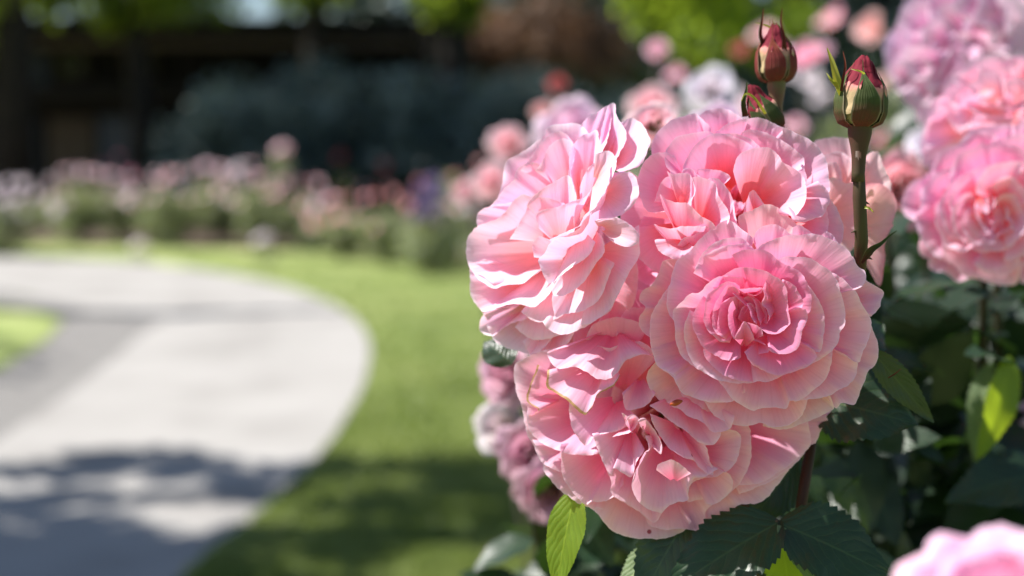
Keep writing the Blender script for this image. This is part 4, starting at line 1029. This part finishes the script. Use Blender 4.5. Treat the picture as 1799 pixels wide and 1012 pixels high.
# bush at the right edge with two big softly blurred blooms
b2 = tag(empty('rose_bush', (.38, 1.05, 0)), 'pink rose bush cut by the right edge of the photo with large softly blurred blooms', 'rose bush', 'pink rose bushes in the foreground')
t = []
def replay_bloom(root, src, c, rpx, D, rot, mirror, mat, label, seed, axis, **k):
    o, sp = bloom_part(root, c, D, rpx * .72, label, mat, axis, 14, seed, back=.040 * rpx / 210 * D / .63)
    if label is None: del o['label']
    replay(src, c, rpx, D, rot, mirror, mat, o, seed, **k)
    return sp


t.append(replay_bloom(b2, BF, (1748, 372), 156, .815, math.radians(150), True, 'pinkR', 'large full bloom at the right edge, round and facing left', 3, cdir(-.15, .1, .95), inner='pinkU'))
t.append(replay_bloom(b2, BB, (1770, 195), 135, .875, math.radians(150), False, 'pinkL', 'sunlit bloom behind and above the large one at the right edge', 5, cdir(-.1, .5, .8), squash=.85))
t.append(near_bloom(b2, (1590, 330), 78, 1.02, 'palerim', 'soft pale bloom between the tall bud and the right edge bloom', 6, cdir(.2, .2, .9), 22, .4))
t.append(near_bloom(b2, (1860, 760), 100, .95, 'mauve', None, 8, cdir(-.4, .1, .9), 20, .4, petals=False))
t.append(near_bloom(b2, (1495, 838), 34, 1.0, 'mauve', 'small lilac half open bloom low in the shade', 9, cdir(-.2, .5, .6), 16, .9))
canes(b2, t, (.38, 1.05, 0))
rs = np.random.RandomState(17)
pts = [at(rs.uniform(1500, 1950), rs.uniform(470, 1250), rs.uniform(.88, 1.35)) for _ in range(520)]
pts += [at(rs.uniform(1380, 1900), rs.uniform(540, 1400), rs.uniform(1.2, 1.7)) for _ in range(800)]
leafy(b2, pts, 2, .052, 'foliage')
for k_, (a, b, wd, m_, nn) in enumerate((
        ((1770, 640, .86), (1700, 612, .84), .028, 'leafF', cdir(-.2, .75, .35)),
        ((1775, 625, .86), (1728, 815, .85), .023, 'leafY', cdir(.3, .1, .9)),
        ((1735, 640, .87), (1712, 815, .86), .018, 'leafU', cdir(-.3, .2, .9)),
        ((1850, 830, .86), (1668, 868, .84), .040, 'leafF', cdir(0, .6, .7)),
        ((1560, 700, .95), (1640, 610, .95), .050, 'leafF', cdir(0, .3, .9)),
        ((1700, 760, .95), (1600, 850, .95), .055, 'leafF', cdir(0, .3, .9)))):
    leaf(b2, at(*a), at(*b), wd, nn, m_, seed=30 + k_, fold=.2)

# mauve bush behind the right edge
b3 = tag(empty('rose_bush', (.42, 1.5, 0)), 'lilac pink rose bush out of focus in the upper right corner', 'rose bush', 'lilac rose bushes')
t = [replay_bloom(b3, BB, (1675, 95), 135, 1.06, math.radians(80), False, 'mauve', 'big lilac bloom, palest at its right side', 12, cdir(.0, .3, .9)),
     near_bloom(b3, (1800, 40), 90, 1.25, 'mauve', 'deeper lilac bloom in the very corner', 13, cdir(-.3, .1, .9), 22, .5),
     near_bloom(b3, (1640, 250), 50, 1.35, 'white', None, 14, cdir(-.3, .3, .8), 16, .5, petals=False)]
canes(b3, t, (.42, 1.5, 0))
rs = np.random.RandomState(18)
leafy(b3, [at(rs.uniform(1520, 1850), rs.uniform(190, 900), rs.uniform(1.4, 1.9)) for _ in range(260)], 3, .05, 'foliage')

# very near bloom at the lower right corner
b4 = tag(empty('rose_bush', (.22, .36, 0)), 'nearest rose bush, its one strongly blurred pale pink bloom entering the lower right corner', 'rose bush', 'pink rose bushes in the foreground')
t = [near_bloom(b4, (1790, 1082), 262, .37, 'pinkR', None, 21, cdir(-.15, .75, .55), 26, .45)]
canes(b4, t, (.22, .36, 0))

# blooms with shade painted in, low behind the cluster, on their own bush
b5 = tag(empty('rose_bush', (.05, 1.15, 0)), 'low rose bush with shade-toned lilac and white blooms left of the lowest big bloom', 'rose bush', 'lilac rose bushes')
t = []
for k_, (x, y, r, D, m_, ax) in enumerate(((885, 655, 74, 1.03, 'dusky', (-.6, .1, .7)), (876, 750, 66, 1.05, 'shadewhite', (-.5, .3, .7)), (930, 800, 74, 1.0, 'dusky', (-.3, 0, .9)), (965, 868, 72, .98, 'dusky', (-.2, -.1, .9)), (1000, 760, 50, 1.1, 'pinkB', (0, .2, .9)))):
    t.append(near_bloom(b5, (x, y), r, D, m_, ['lilac bloom in painted shade tones just left of the cluster', 'white bloom with shade put into its colour', 'pink bloom under the white one', 'lilac pink bloom with a crimson heart', None][k_], 50 + k_, cdir(*ax), 20, .4))
canes(b5, t, (.05, 1.15, 0))
rs = np.random.RandomState(19)
pts = [at(rs.uniform(930, 1060), rs.uniform(560, 1100), rs.uniform(1.08, 1.3)) for _ in range(40)] + [at(rs.uniform(920, 1250), rs.uniform(930, 1500), rs.uniform(.95, 1.3)) for _ in range(200)]
leafy(b5, pts, 4, .05, 'leafF')

# blooms just behind the top of the cluster
b6 = tag(empty('rose_bush', (.11, 1.9, 0)), 'taller rose bush behind the cluster with white, buff and salmon blooms in soft focus', 'rose bush', 'mixed rose bushes behind the cluster')
t = []
for k_, (x, y, r, D, m_, lb) in enumerate((
        (1150, 218, 55, .86, 'pale', 'pale pointed petals rising between the left and upper bloom'),
        (1262, 225, 62, .98, 'mauve', 'smooth lilac bloom rising behind the upper bloom'),
        (1252, 158, 56, 1.55, 'white', 'white lilac bloom above the upper bloom'),
        (1148, 185, 50, 1.9, 'pale', 'buff bloom left of the white one'),
        (1156, 86, 24, 2.6, 'pinkL', 'round pink bloom standing alone up high'),
        (895, 252, 44, 1.9, 'pale', 'buff salmon bloom left of the blush bloom'),
        (868, 320, 46, 2.0, 'pale', 'buff salmon bloom below the other one'),
        (955, 195, 22, 2.4, 'salmon', None),
        (1010, 232, 84, 1.35, 'mauve', 'dusky lilac bloom behind the blush bloom'),
        (980, 148, 20, 2.6, 'red', 'small dark red bloom'),
        (820, 335, 28, 2.6, 'pale', None))):
    t.append(near_bloom(b6, (x, y), r, D, m_, lb, 70 + k_, cdir(-.1, .3, .9), 18, .5, petals=(r > 50), ns=15, nt=8))
canes(b6, t, (.11, 1.9, 0))
rs = np.random.RandomState(23)
leafy(b6, [at(rs.uniform(1000, 1500), rs.uniform(330, 900), rs.uniform(1.5, 2.3)) for _ in range(300)], 6, .05, 'foliage')

# ================================================================== DISTANT PLANTING
def mini_rose(mat, seed=0, R=0.05, npet=9):
    mb = MB(); gen_rose(mb, (0, 0, 0), (-.7, -.4, .65), R, npet, seed, h=.35, nt=5, ns=7)
    o = mb.build('rose_bloom', M[mat]); me = o.data
    bpy.data.objects.remove(o); return me


MINI = {k: [mini_rose(k, s) for s in range(2)] for k in ('farpink', 'pinkL', 'pinkU', 'white', 'salmon', 'pale', 'mauve', 'red', 'purple')}
FOL = {}


def foliage_mesh(key, mat, r, n, size, seed):
    if key not in FOL:
        rs = np.random.RandomState(seed)
        mb = MB()
        P = []
        for q in range(26):
            c = blob_points(rs, (0, 0, r[2] * .86), np.array(r) * .78, 1, .2)[0]
            P.append(blob_points(rs, c, np.array([.30, .30, .28]) * max(r) * rs.uniform(.6, 1.1), n // 26, .3))
        P = np.concatenate(P); P = P[P[:, 2] > .02]
        leaf_cloud(mb, P, size, seed)
        o = mb.build('foliage', M[mat], smooth=True); FOL[key] = o.data
        bpy.data.objects.remove(o)
    return FOL[key]


def far_bush(x, D, half, height, blooms, label, seed, key='a', foot=None, mat='foliage_mid', dens=2600, leafsz=.055, group=None, top_only=True, bsz=1.0, cat='rose bush', name='rose_bush'):
    """a bush standing on the ground at photo column x, D metres away"""
    rs = np.random.RandomState(seed)
    p = at(x, 300, D); loc = (p[0], p[1], 0)
    root = tag(empty(name, loc), label, cat, group)
    me = foliage_mesh(key + mat, mat, (.5, .45, .45), dens, leafsz, seed)
    f = bpy.data.objects.new('foliage', me); col.objects.link(f); f.parent = root
    f.scale = (half / .5, half / .5, height / .95); f.rotation_euler = (0, 0, rs.uniform(0, 6.28))
    mb = MB()
    for q in range(5):
        a = rs.uniform(0, 6.28)
        e = np.array([math.cos(a) * half * .6, math.sin(a) * half * .6, height * .8])
        mb.tube(np.array(loc) + np.array([[e[0] * .1, e[1] * .1, 0], [e[0] * .5, e[1] * .5, e[2] * .55], e]), [.012, .009, .005], 6)
    mb.build('stem', M['cane'], root)
    for (m_, cnt) in blooms:
        for q in range(cnt):
            o = bpy.data.objects.new('rose_bloom', MINI[m_][q % 2]); col.objects.link(o); o.parent = root
            a = rs.uniform(0, 2 * math.pi); el = rs.uniform(.15, 1.0)
            rr = half * 1.05 * math.cos(el * 1.35)
            o.location = (rr * math.cos(a), -abs(rr * math.sin(a)) * .95, height * (.42 + .60 * math.sin(el * 1.45)))
            o.rotation_euler = (rs.uniform(-.3, .3), rs.uniform(-.3, .3), rs.uniform(-.6, .6)); o.scale = (bsz * rs.uniform(.8, 1.3),) * 3
    return root


G_ = 'rose bushes along the far bed'
far = [
    (8, 14.5, .55, .74, [('white', 34)], 'white flowering rose bush at the left edge of the far bed', 'a', 'foliage_mid', 1.2),
    (140, 16.0, .50, .84, [('farpink', 15), ('white', 6)], 'first pink rose bush of the far bed, right of the white one'),
    (215, 16.4, .42, .78, [('farpink', 12), ('white', 3)], 'lower pink rose bush left of the grey door'),
    (300, 15.6, .48, .82, [('farpink', 13), ('salmon', 2), ('white', 4)], 'pink rose bush in front of the grey door'),
    (375, 15.9, .46, .90, [('farpink', 18), ('white', 7)], 'dense pink rose bush right of the grey door, in the middle of the far bed'),
    (452, 15.5, .44, .92, [('farpink', 16), ('white', 4)], 'pink and white rose bush below the tall single bloom'),
    (530, 15.2, .45, .74, [('farpink', 12), ('pale', 6)], 'buff pink rose bush right of the tall single bloom'),
    (600, 14.2, .42, .60, [('salmon', 3), ('white', 3), ('pale', 8)], 'salmon and buff rose bush left of the purple flowers'),
    (672, 13.6, .44, .66, [('pale', 10), ('salmon', 4)], 'olive rose bush with buff flowers just left of the purple flowers'),
    (800, 13.0, .42, .58, [('white', 6), ('salmon', 2), ('white', 4)], 'bright green rose bush right of the purple flowers'),
    (880, 12.0, .40, .52, [('white', 7)], 'low green rose bush half hidden by the blush bloom'),
]
for i, f in enumerate(far):
    x, D, hf, ht, bl, lb = f[:6]
    far_bush(x, D, hf, ht, bl, lb, 100 + i, 'abc'[i % 3], mat='foliage_mid', group=G_, bsz=f[8] if len(f) > 8 else 1.0)
# taller red and dark ones behind
far_bush(560, 17.5, .5, 1.02, [('red', 3)], 'dark rose bush with red flowers behind the pink bed', 130, 'a', mat='foliage', group='red rose bushes in the far bed', bsz=1.5)
far_bush(672, 17.0, .5, .98, [('red', 3), ('salmon', 3)], 'red flowering rose bush behind the olive one', 131, 'b', mat='foliage', group='red rose bushes in the far bed', bsz=1.3)
far_bush(800, 16.0, .45, 1.02, [('red', 3), ('salmon', 3)], 'rose bush with orange red flowers right above the purple ones', 132, 'c', mat='foliage_mid', group='red rose bushes in the far bed', bsz=1.4)
far_bush(225, 18.6, .45, 1.0, [('pinkU', 3)], 'dark rose bush with two faded pink flowers in front of the grey door', 133, 'b', mat='foliage', group='red rose bushes in the far bed', bsz=1.5)


far_bush(604, 16.9, .22, 1.08, [], 'small yellow green shrub catching the sun among the red roses', 134, 'f', mat='tree', cat='shrub', name='shrub', dens=700)


def single_bloom(x, y, D, mat, sz, label, name='standard_rose', cat='rose'):
    p = at(x, y, D)
    root = tag(empty(name, (p[0], p[1], 0)), label, cat)
    for q in range(4):
        o = bpy.data.objects.new('rose_bloom', MINI[mat][q % 2]); col.objects.link(o); o.parent = root
        o.location = (.05 * math.cos(q * 1.6), .05 * math.sin(q * 1.6), p[2] + .03 * (q % 2)); o.scale = (sz,) * 3
    mb = MB(); mb.tube([(p[0], p[1], 0), (p[0] + .02, p[1], p[2] * .5), (p[0], p[1], p[2] - .02)], [.012, .01, .007], 8)
    mb.build('stem', M['cane'], root)
    m2 = MB(); rs = np.random.RandomState(int(x)); leaf_cloud(m2, blob_points(rs, (p[0], p[1], p[2] - .18), (.10, .10, .14), 90, .2), .06, int(x)); m2.build('foliage', M['foliage_mid'], root)
    return root


single_bloom(493, 262, 15.0, 'farpink', 1.4, 'tall pink rose standing above the rest of the far bed')
single_bloom(242, 432, 13.8, 'white', 1.1, 'single whitish rose low over the lawn edge, left part of the far bed')
single_bloom(460, 420, 13.6, 'white', 1.3, 'whitish rose low at the front of the far bed below the tall pink rose')
single_bloom(604, 272, 15.5, 'pale', .01, 'yellow green shoot tip catching sun above the red roses') if False else None

# purple delphinium-like spires
p = at(755, 350, 12.4); pr_ = tag(empty('purple_flower_clump', (p[0], 12.4, 0)), 'upright clump of violet blue flowers in the middle of the far bed', 'flowers')
mb = MB(); rs = np.random.RandomState(3)
c = at(755, 350, 12.4)
for q in range(7):
    x0 = c[0] + rs.uniform(-.10, .10); y0 = 12.4 + rs.uniform(-.1, .1); h0 = c[2] + rs.uniform(.06, .20)
    mb.tube([(x0, y0, 0), (x0, y0, h0)], [.008, .004], 6)
mb.build('stem', M['cane'], pr_)
fl = bpy.data.objects
cnt = 0
for q in range(46):
    o = bpy.data.objects.new('flower', MINI['purple'][q % 2]); col.objects.link(o); o.parent = pr_
    th = rs.uniform(0, 6.28); zz = rs.uniform(-.22, .20); rr = .15 * math.sqrt(max(0.05, 1 - (zz / .24) ** 2)) * rs.uniform(.6, 1)
    o.location = (c[0] - p[0] + rr * math.cos(th), rr * math.sin(th), c[2] + zz); o.scale = (1.0,) * 3; o.rotation_euler = (rs.uniform(-.5, .5), rs.uniform(-.5, .5), rs.uniform(0, 6))
m2 = MB(); leaf_cloud(m2, blob_points(rs, (p[0], 12.4, .26), (.28, .22, .26), 700, .2), .07, 4); m2.build('foliage', M['foliage_mid'], pr_)

# mid-distance bushes upper right (many bokeh discs)
mids = [
    (1290, 5.2, .42, 1.50, [('pinkL', 7), ('white', 6)], 'tall rose bush with pink and white flowers seen between the buds', 'foliage_mid'),
    (1400, 4.4, .36, 1.52, [('pinkU', 8), ('pale', 4), ('red', 2)], 'tall rose bush with deep pink flowers behind the highest bud', 'foliage_mid'),
    (1480, 3.6, .30, 1.42, [('salmon', 5), ('pinkL', 4)], 'salmon flowered rose bush behind the tall right bud', 'foliage'),
    (1550, 5.8, .55, 1.70, [('mauve', 6), ('pinkU', 6)], 'tall rose bush with lilac flowers beyond the tall right bud', 'foliage_mid'),
    (1210, 6.5, .50, 1.38, [('white', 8), ('pale', 4)], 'white flowered rose bush above the upper bloom', 'foliage_mid'),
    (1080, 8.5, .55, 1.12, [('pale', 7), ('red', 2)], 'buff flowered rose bush behind the blush bloom', 'foliage'),
    (1700, 5.0, .55, 1.62, [('pinkU', 4)], 'dark rose bush beyond the right edge blooms', 'foliage'),
]
for i, (x, D, hf, ht, bl, lb, mt) in enumerate(mids):
    far_bush(x, D, hf, ht, bl, lb, 160 + i, 'de'[i % 2], mat=mt, group='tall rose bushes behind the buds', bsz=.85, dens=2400, leafsz=.05)

# ---- dark hedge shrub (rhododendron) behind the bed
def big_shrub(x0, x1, y_top, D, label, seed, mat='hedge', n=9000, size=.11, name='shrub', depth=1.2, zlow=0.0, cat='shrub', group=None, clumps=40):
    rs = np.random.RandomState(seed)
    a = at(x0, y_top, D); b = at(x1, y_top, D)
    H = a[2]; cx = (a[0] + b[0]) / 2; hw = (b[0] - a[0]) / 2
    root = tag(empty(name, (cx, D, 0)), label, cat, group)
    mb = MB(); P = []
    for q in range(clumps):
        u = rs.uniform(-.9, .9); zt = (H * .93 - .3) * math.sqrt(max(0.1, 1 - .55 * u * u))
        c = (cx + u * hw, D + rs.uniform(-.5, .5) * depth, rs.uniform(zlow + .3, max(zt, zlow + .4)))
        P.append(blob_points(rs, c, np.array([.55, .45, .42]) * rs.uniform(.7, 1.2), n // clumps, .35))
    P = np.concatenate(P); P = P[P[:, 2] > .03]
    leaf_cloud(mb, P, size, seed, up=.3)
    mb.build('foliage', M[mat], root)
    m2 = MB()
    for q in range(7):
        u = rs.uniform(-.7, .7)
        m2.tube([(cx + u * hw * .5, D, 0), (cx + u * hw * .8, D + .1, H * .35), (cx + u * hw, D + .1, H * .75)], [.06, .045, .02], 7)
    m2.build('stem', M['bark'], root)
    return root


g = 'dark shrubs behind the far rose bed'
big_shrub(290, 560, 118, 19.5, 'dark blue green shrub next to the house, lowest of the dark shrubs', 201, group=g)
big_shrub(480, 800, 72, 20.0, 'tallest dark blue green shrub, in the middle behind the rose bed', 202, group=g, n=12000)
big_shrub(740, 1060, 92, 20.5, 'dark blue green shrub right of the tallest one', 203, group=g)
big_shrub(1000, 1330, 118, 21.0, 'dark blue green shrub reaching behind the upper bloom', 204, group=g)
big_shrub(1280, 1900, 60, 22.0, 'dark blue green shrub farthest to the right', 205, group=g, n=14000)
big_shrub(770, 1100, -40, 24.0, 'copper brown leaved shrub above the dark ones', 206, mat='maple', size=.12, name='copper_shrub', zlow=2.2, n=7000)

# ---- dark timber house
hx0 = at(-120, 250, 25)[0]; hx1 = at(770, 250, 25)[0]
house = tag(empty('timber_house', ((hx0 + hx1) / 2, 26.0, 0)), 'dark timber house with a low overhanging roof, deep in the shade behind the flower bed', 'house')


def hbox(name, px0, py0, px1, py1, D, th, mat, parent=None):
    a = at(px0, py0, D); b = at(px1, py1, D)
    mb = MB(); mb.box(((a[0] + b[0]) / 2, D + th / 2, (a[2] + b[2]) / 2), (abs(b[0] - a[0]), th, abs(a[2] - b[2])), 0)
    return mb.build(name, M[mat], parent or house, smooth=False)


wz = at(0, 70, 25)[2]
mb = MB(); mb.box(((hx0 + hx1) / 2, 27.6, wz / 2), (hx1 - hx0, 5.0, wz)); mb.build('wall', M['timber'], house, smooth=False)
mb = MB(); mb.box(((hx0 + hx1) / 2, 27.0, wz + .10), (hx1 - hx0 + 1.2, 7.6, .2)); mb.box(((hx0 + hx1) / 2, 27.6, wz + .25), (hx1 - hx0 + .2, 5.6, .12)); mb.build('roof', M['roof'], house, smooth=False)
hbox('fascia', -120, 74, 770, 84, 23.25, .05, 'plank')
for x in (30, 330, 560): hbox('post', x, 66, x + 14, 425, 24.2, .14, 'timber')
hbox('balcony', -120, 150, 620, 176, 24.0, 1.05, 'timber')
dr = hbox('door', 178, 206, 290, 420, 25.02, .06, 'greydoor')
hbox('handle', 186, 300, 190, 318, 24.97, .05, 'glass', dr)
hbox('cladding', 90, 208, 168, 420, 25.03, .06, 'plank')
for x in (40, 60): pass
for x0, x1 in ((110, 160), (225, 280)):
    f_ = hbox('window', x0, 88, x1, 136, 25.0, .08, 'plank'); hbox('pane', x0 + 6, 93, x1 - 6, 131, 24.98, .03, 'glass', f_)
hbox('side_panel', 62, 96, 92, 150, 25.02, .06, 'greydoor')
hbox('side_panel', 42, 215, 72, 330, 25.02, .06, 'greydoor')


# ---- trees
def tree(x, y, h, cr, crown_z, label, seed, mat='tree', n=9000, size=.14, trunk=.18, name='tree', group=None, clumps=36, limbs=6, squash=.7, names=('trunk', 'crown')):
    rs = np.random.RandomState(seed)
    root = tag(empty(name, (x, y, 0)), label, 'tree', group)
    mb = MB()
    mb.tube([(x, y, 0), (x + .05, y, h * .25), (x - .04, y + .03, h * .5), (x + .05, y, h * .85)], [trunk * 1.3, trunk, trunk * .75, trunk * .2], 12)
    P = []; 
    for q in range(clumps):
        d = rs.randn(3); d /= np.linalg.norm(d); d *= rs.uniform(.35, 1.0) * np.array([cr, cr, cr * squash])
        c = np.array([x, y, crown_z]) + d
        if q < limbs: mb.tube([(x, y, h * rs.uniform(.3, .5)), (np.array([x, y, h * .55]) + c) / 2, c], [trunk * .4, trunk * .25, trunk * .08], 7)
        P.append(blob_points(rs, c, np.array([1, 1, .75]) * cr * rs.uniform(.18, .34), n // clumps, .2))
    P = np.concatenate(P); P = P[P[:, 2] > .3]
    mb.build('trunk', M['bark'], root)
    m2 = MB(); leaf_cloud(m2, P, size, seed); m2.build('crown', M[mat], root)
    return root


gt = 'trees behind the house and shrubs'
tree(-8.0, 20.5, 6, 2.0, 3.4, 'bright green tree overhanging the house roof at the upper left', 301, n=9000, group=gt, clumps=30)
tree(-5.6, 21.5, 6, 1.5, 3.75, 'light green tree over the roof, right of the left edge tree', 302, n=6000, group=gt)
tree(-3.1, 22.5, 7, 1.3, 4.0, 'small light green tree above the roof near the patch of sky', 303, n=2600, group=gt)
tree(-1.1, 22.6, 12, 3.2, 9.0, 'tree with a broad dark trunk rising between house and shrubs', 304, mat='hedge', n=4500, size=.3, trunk=.42, group=gt)
tree(-0.95, 22.2, 8, .6, 3.4, 'yellow green tree right of the dark trunk', 305, n=1800, group=gt, squash=1)
tree(1.75, 13.5, 5, 1.2, 2.7, 'bright yellow green tree above the lilac and white blooms', 306, n=7000, size=.10, group=gt)
tree(-6.9, 19.8, 11, 3.4, 8.6, 'added tall dark tree before the left end of the house, its unseen crown shading the shrubs', 307, mat='hedge', n=4500, size=.3, trunk=.24, group=gt)  # added tree, crown above the view keeps the dark shrubs in shade
tree(4.2, 21.6, 11, 3.4, 8.8, 'added tall dark tree in the shrubs behind the upper bloom, its unseen crown shading them', 308, mat='hedge', n=4500, size=.3, trunk=.24, group=gt)  # second tree added to shade the shrubs from above the view
for i, (x, y) in enumerate(((-16, 33), (-11.6, 34), (-1.9, 36), (1.5, 34), (6, 32), (11, 31), (16, 33), (-21, 31))):
    tree(x, y, 12, 4.4, 5.4, ('tall dark evergreen in the wood behind, ' + ('behind the left end of the house', 'behind the middle of the house', 'behind the right end of the house', 'right of the house roof', 'above the buff and red blooms', 'above the buds', 'above the lilac corner blooms', 'farthest to the left')[i]), 320 + i, mat='hedge', n=7000, size=.42, trunk=.3, group='evergreens of the wood behind', squash=1.1, name='evergreen_tree')
# tree out of frame to the left whose branches throw the dappled shade on path and lawn
shade = tree(-5.6, 3.0, 6, 2.1, 4.4, 'tree left of the path that shades the near part of path and lawn', 350, mat='hedge', n=1, trunk=.2, limbs=2)
rs = np.random.RandomState(77)
P = []
Sd = np.array(SUN)
def shadow_clump(px, py, r, n, z=4.2):
    g0 = gnd(px, py); c = g0 + Sd * (z / Sd[2]); P.append(blob_points(rs, c, (r, r, r * .6), n, .0))
def band(x0, y0, x1, y1, r, step=1.1, z=4.2, dens=760):
    """a leafy branch whose shadow runs from pixel (x0,y0) to (x1,y1) on the ground"""
    a = gnd(x0, y0); c = gnd(x1, y1); L = np.linalg.norm(c - a); m = max(2, int(L / (r * step)) + 1)
    for q in range(m):
        g0 = a + (c - a) * q / (m - 1) + np.array([rs.uniform(-.3, .3), rs.uniform(-.35, .35), 0]) * r
        rr = r * rs.uniform(.7, 1.25); zz = z + rs.uniform(-.4, .4)
        P.append(blob_points(rs, g0 + Sd * (zz / Sd[2]), (rr, rr, rr * .6), int(dens * rr * rr * math.pi) + 12, .0))


for a_ in ((-60, 834, 150, 830, .12), (150, 838, 330, 832, .17), (180, 800, 320, 800, .09), (330, 842, 580, 826, .15), (-60, 878, 60, 880, .12), (140, 876, 440, 872, .11), (-60, 915, 130, 920, .18),
           (430, 868, 500, 862, .10), (-60, 965, 150, 970, .26), (150, 962, 420, 958, .13), (-60, 1030, 130, 1040, .28), (130, 1045, 420, 1050, .20), (180, 985, 340, 990, .06),
           (590, 832, 900, 826, .17), (700, 868, 900, 866, .12), (600, 900, 900, 915, .12), (440, 950, 640, 945, .12), (620, 942, 900, 952, .10), (430, 1000, 600, 990, .13), (420, 1060, 640, 1050, .16),
           (900, 860, 1050, 880, .3), (-500, 900, -80, 900, .4), (-500, 1010, -80, 1010, .5), (-500, 1150, 400, 1150, .5), (400, 1200, 900, 1240, .3), (-900, 1350, 500, 1350, .8)):  # branches with shadows off frame are added to cut skylight
    band(*a_)
for a_ in ((-60, 543, 130, 552, .14), (180, 552, 340, 556, .09), (330, 553, 560, 547, .07)):
    band(*a_, z=5.0)
for c_ in ((-7.2, 3.5, 5.0), (-7.6, 5.5, 5.2), (-7.4, 7.5, 5.2), (-6.2, 1.6, 4.8)):  # unseen foliage added only to block skylight over the shaded path
    P.append(blob_points(rs, c_, (1.3, 1.3, .8), 1500, .0))
mb = MB(); leaf_cloud(mb, np.concatenate(P), .12, 5); mb.build('crown', M['hedge'], shade)
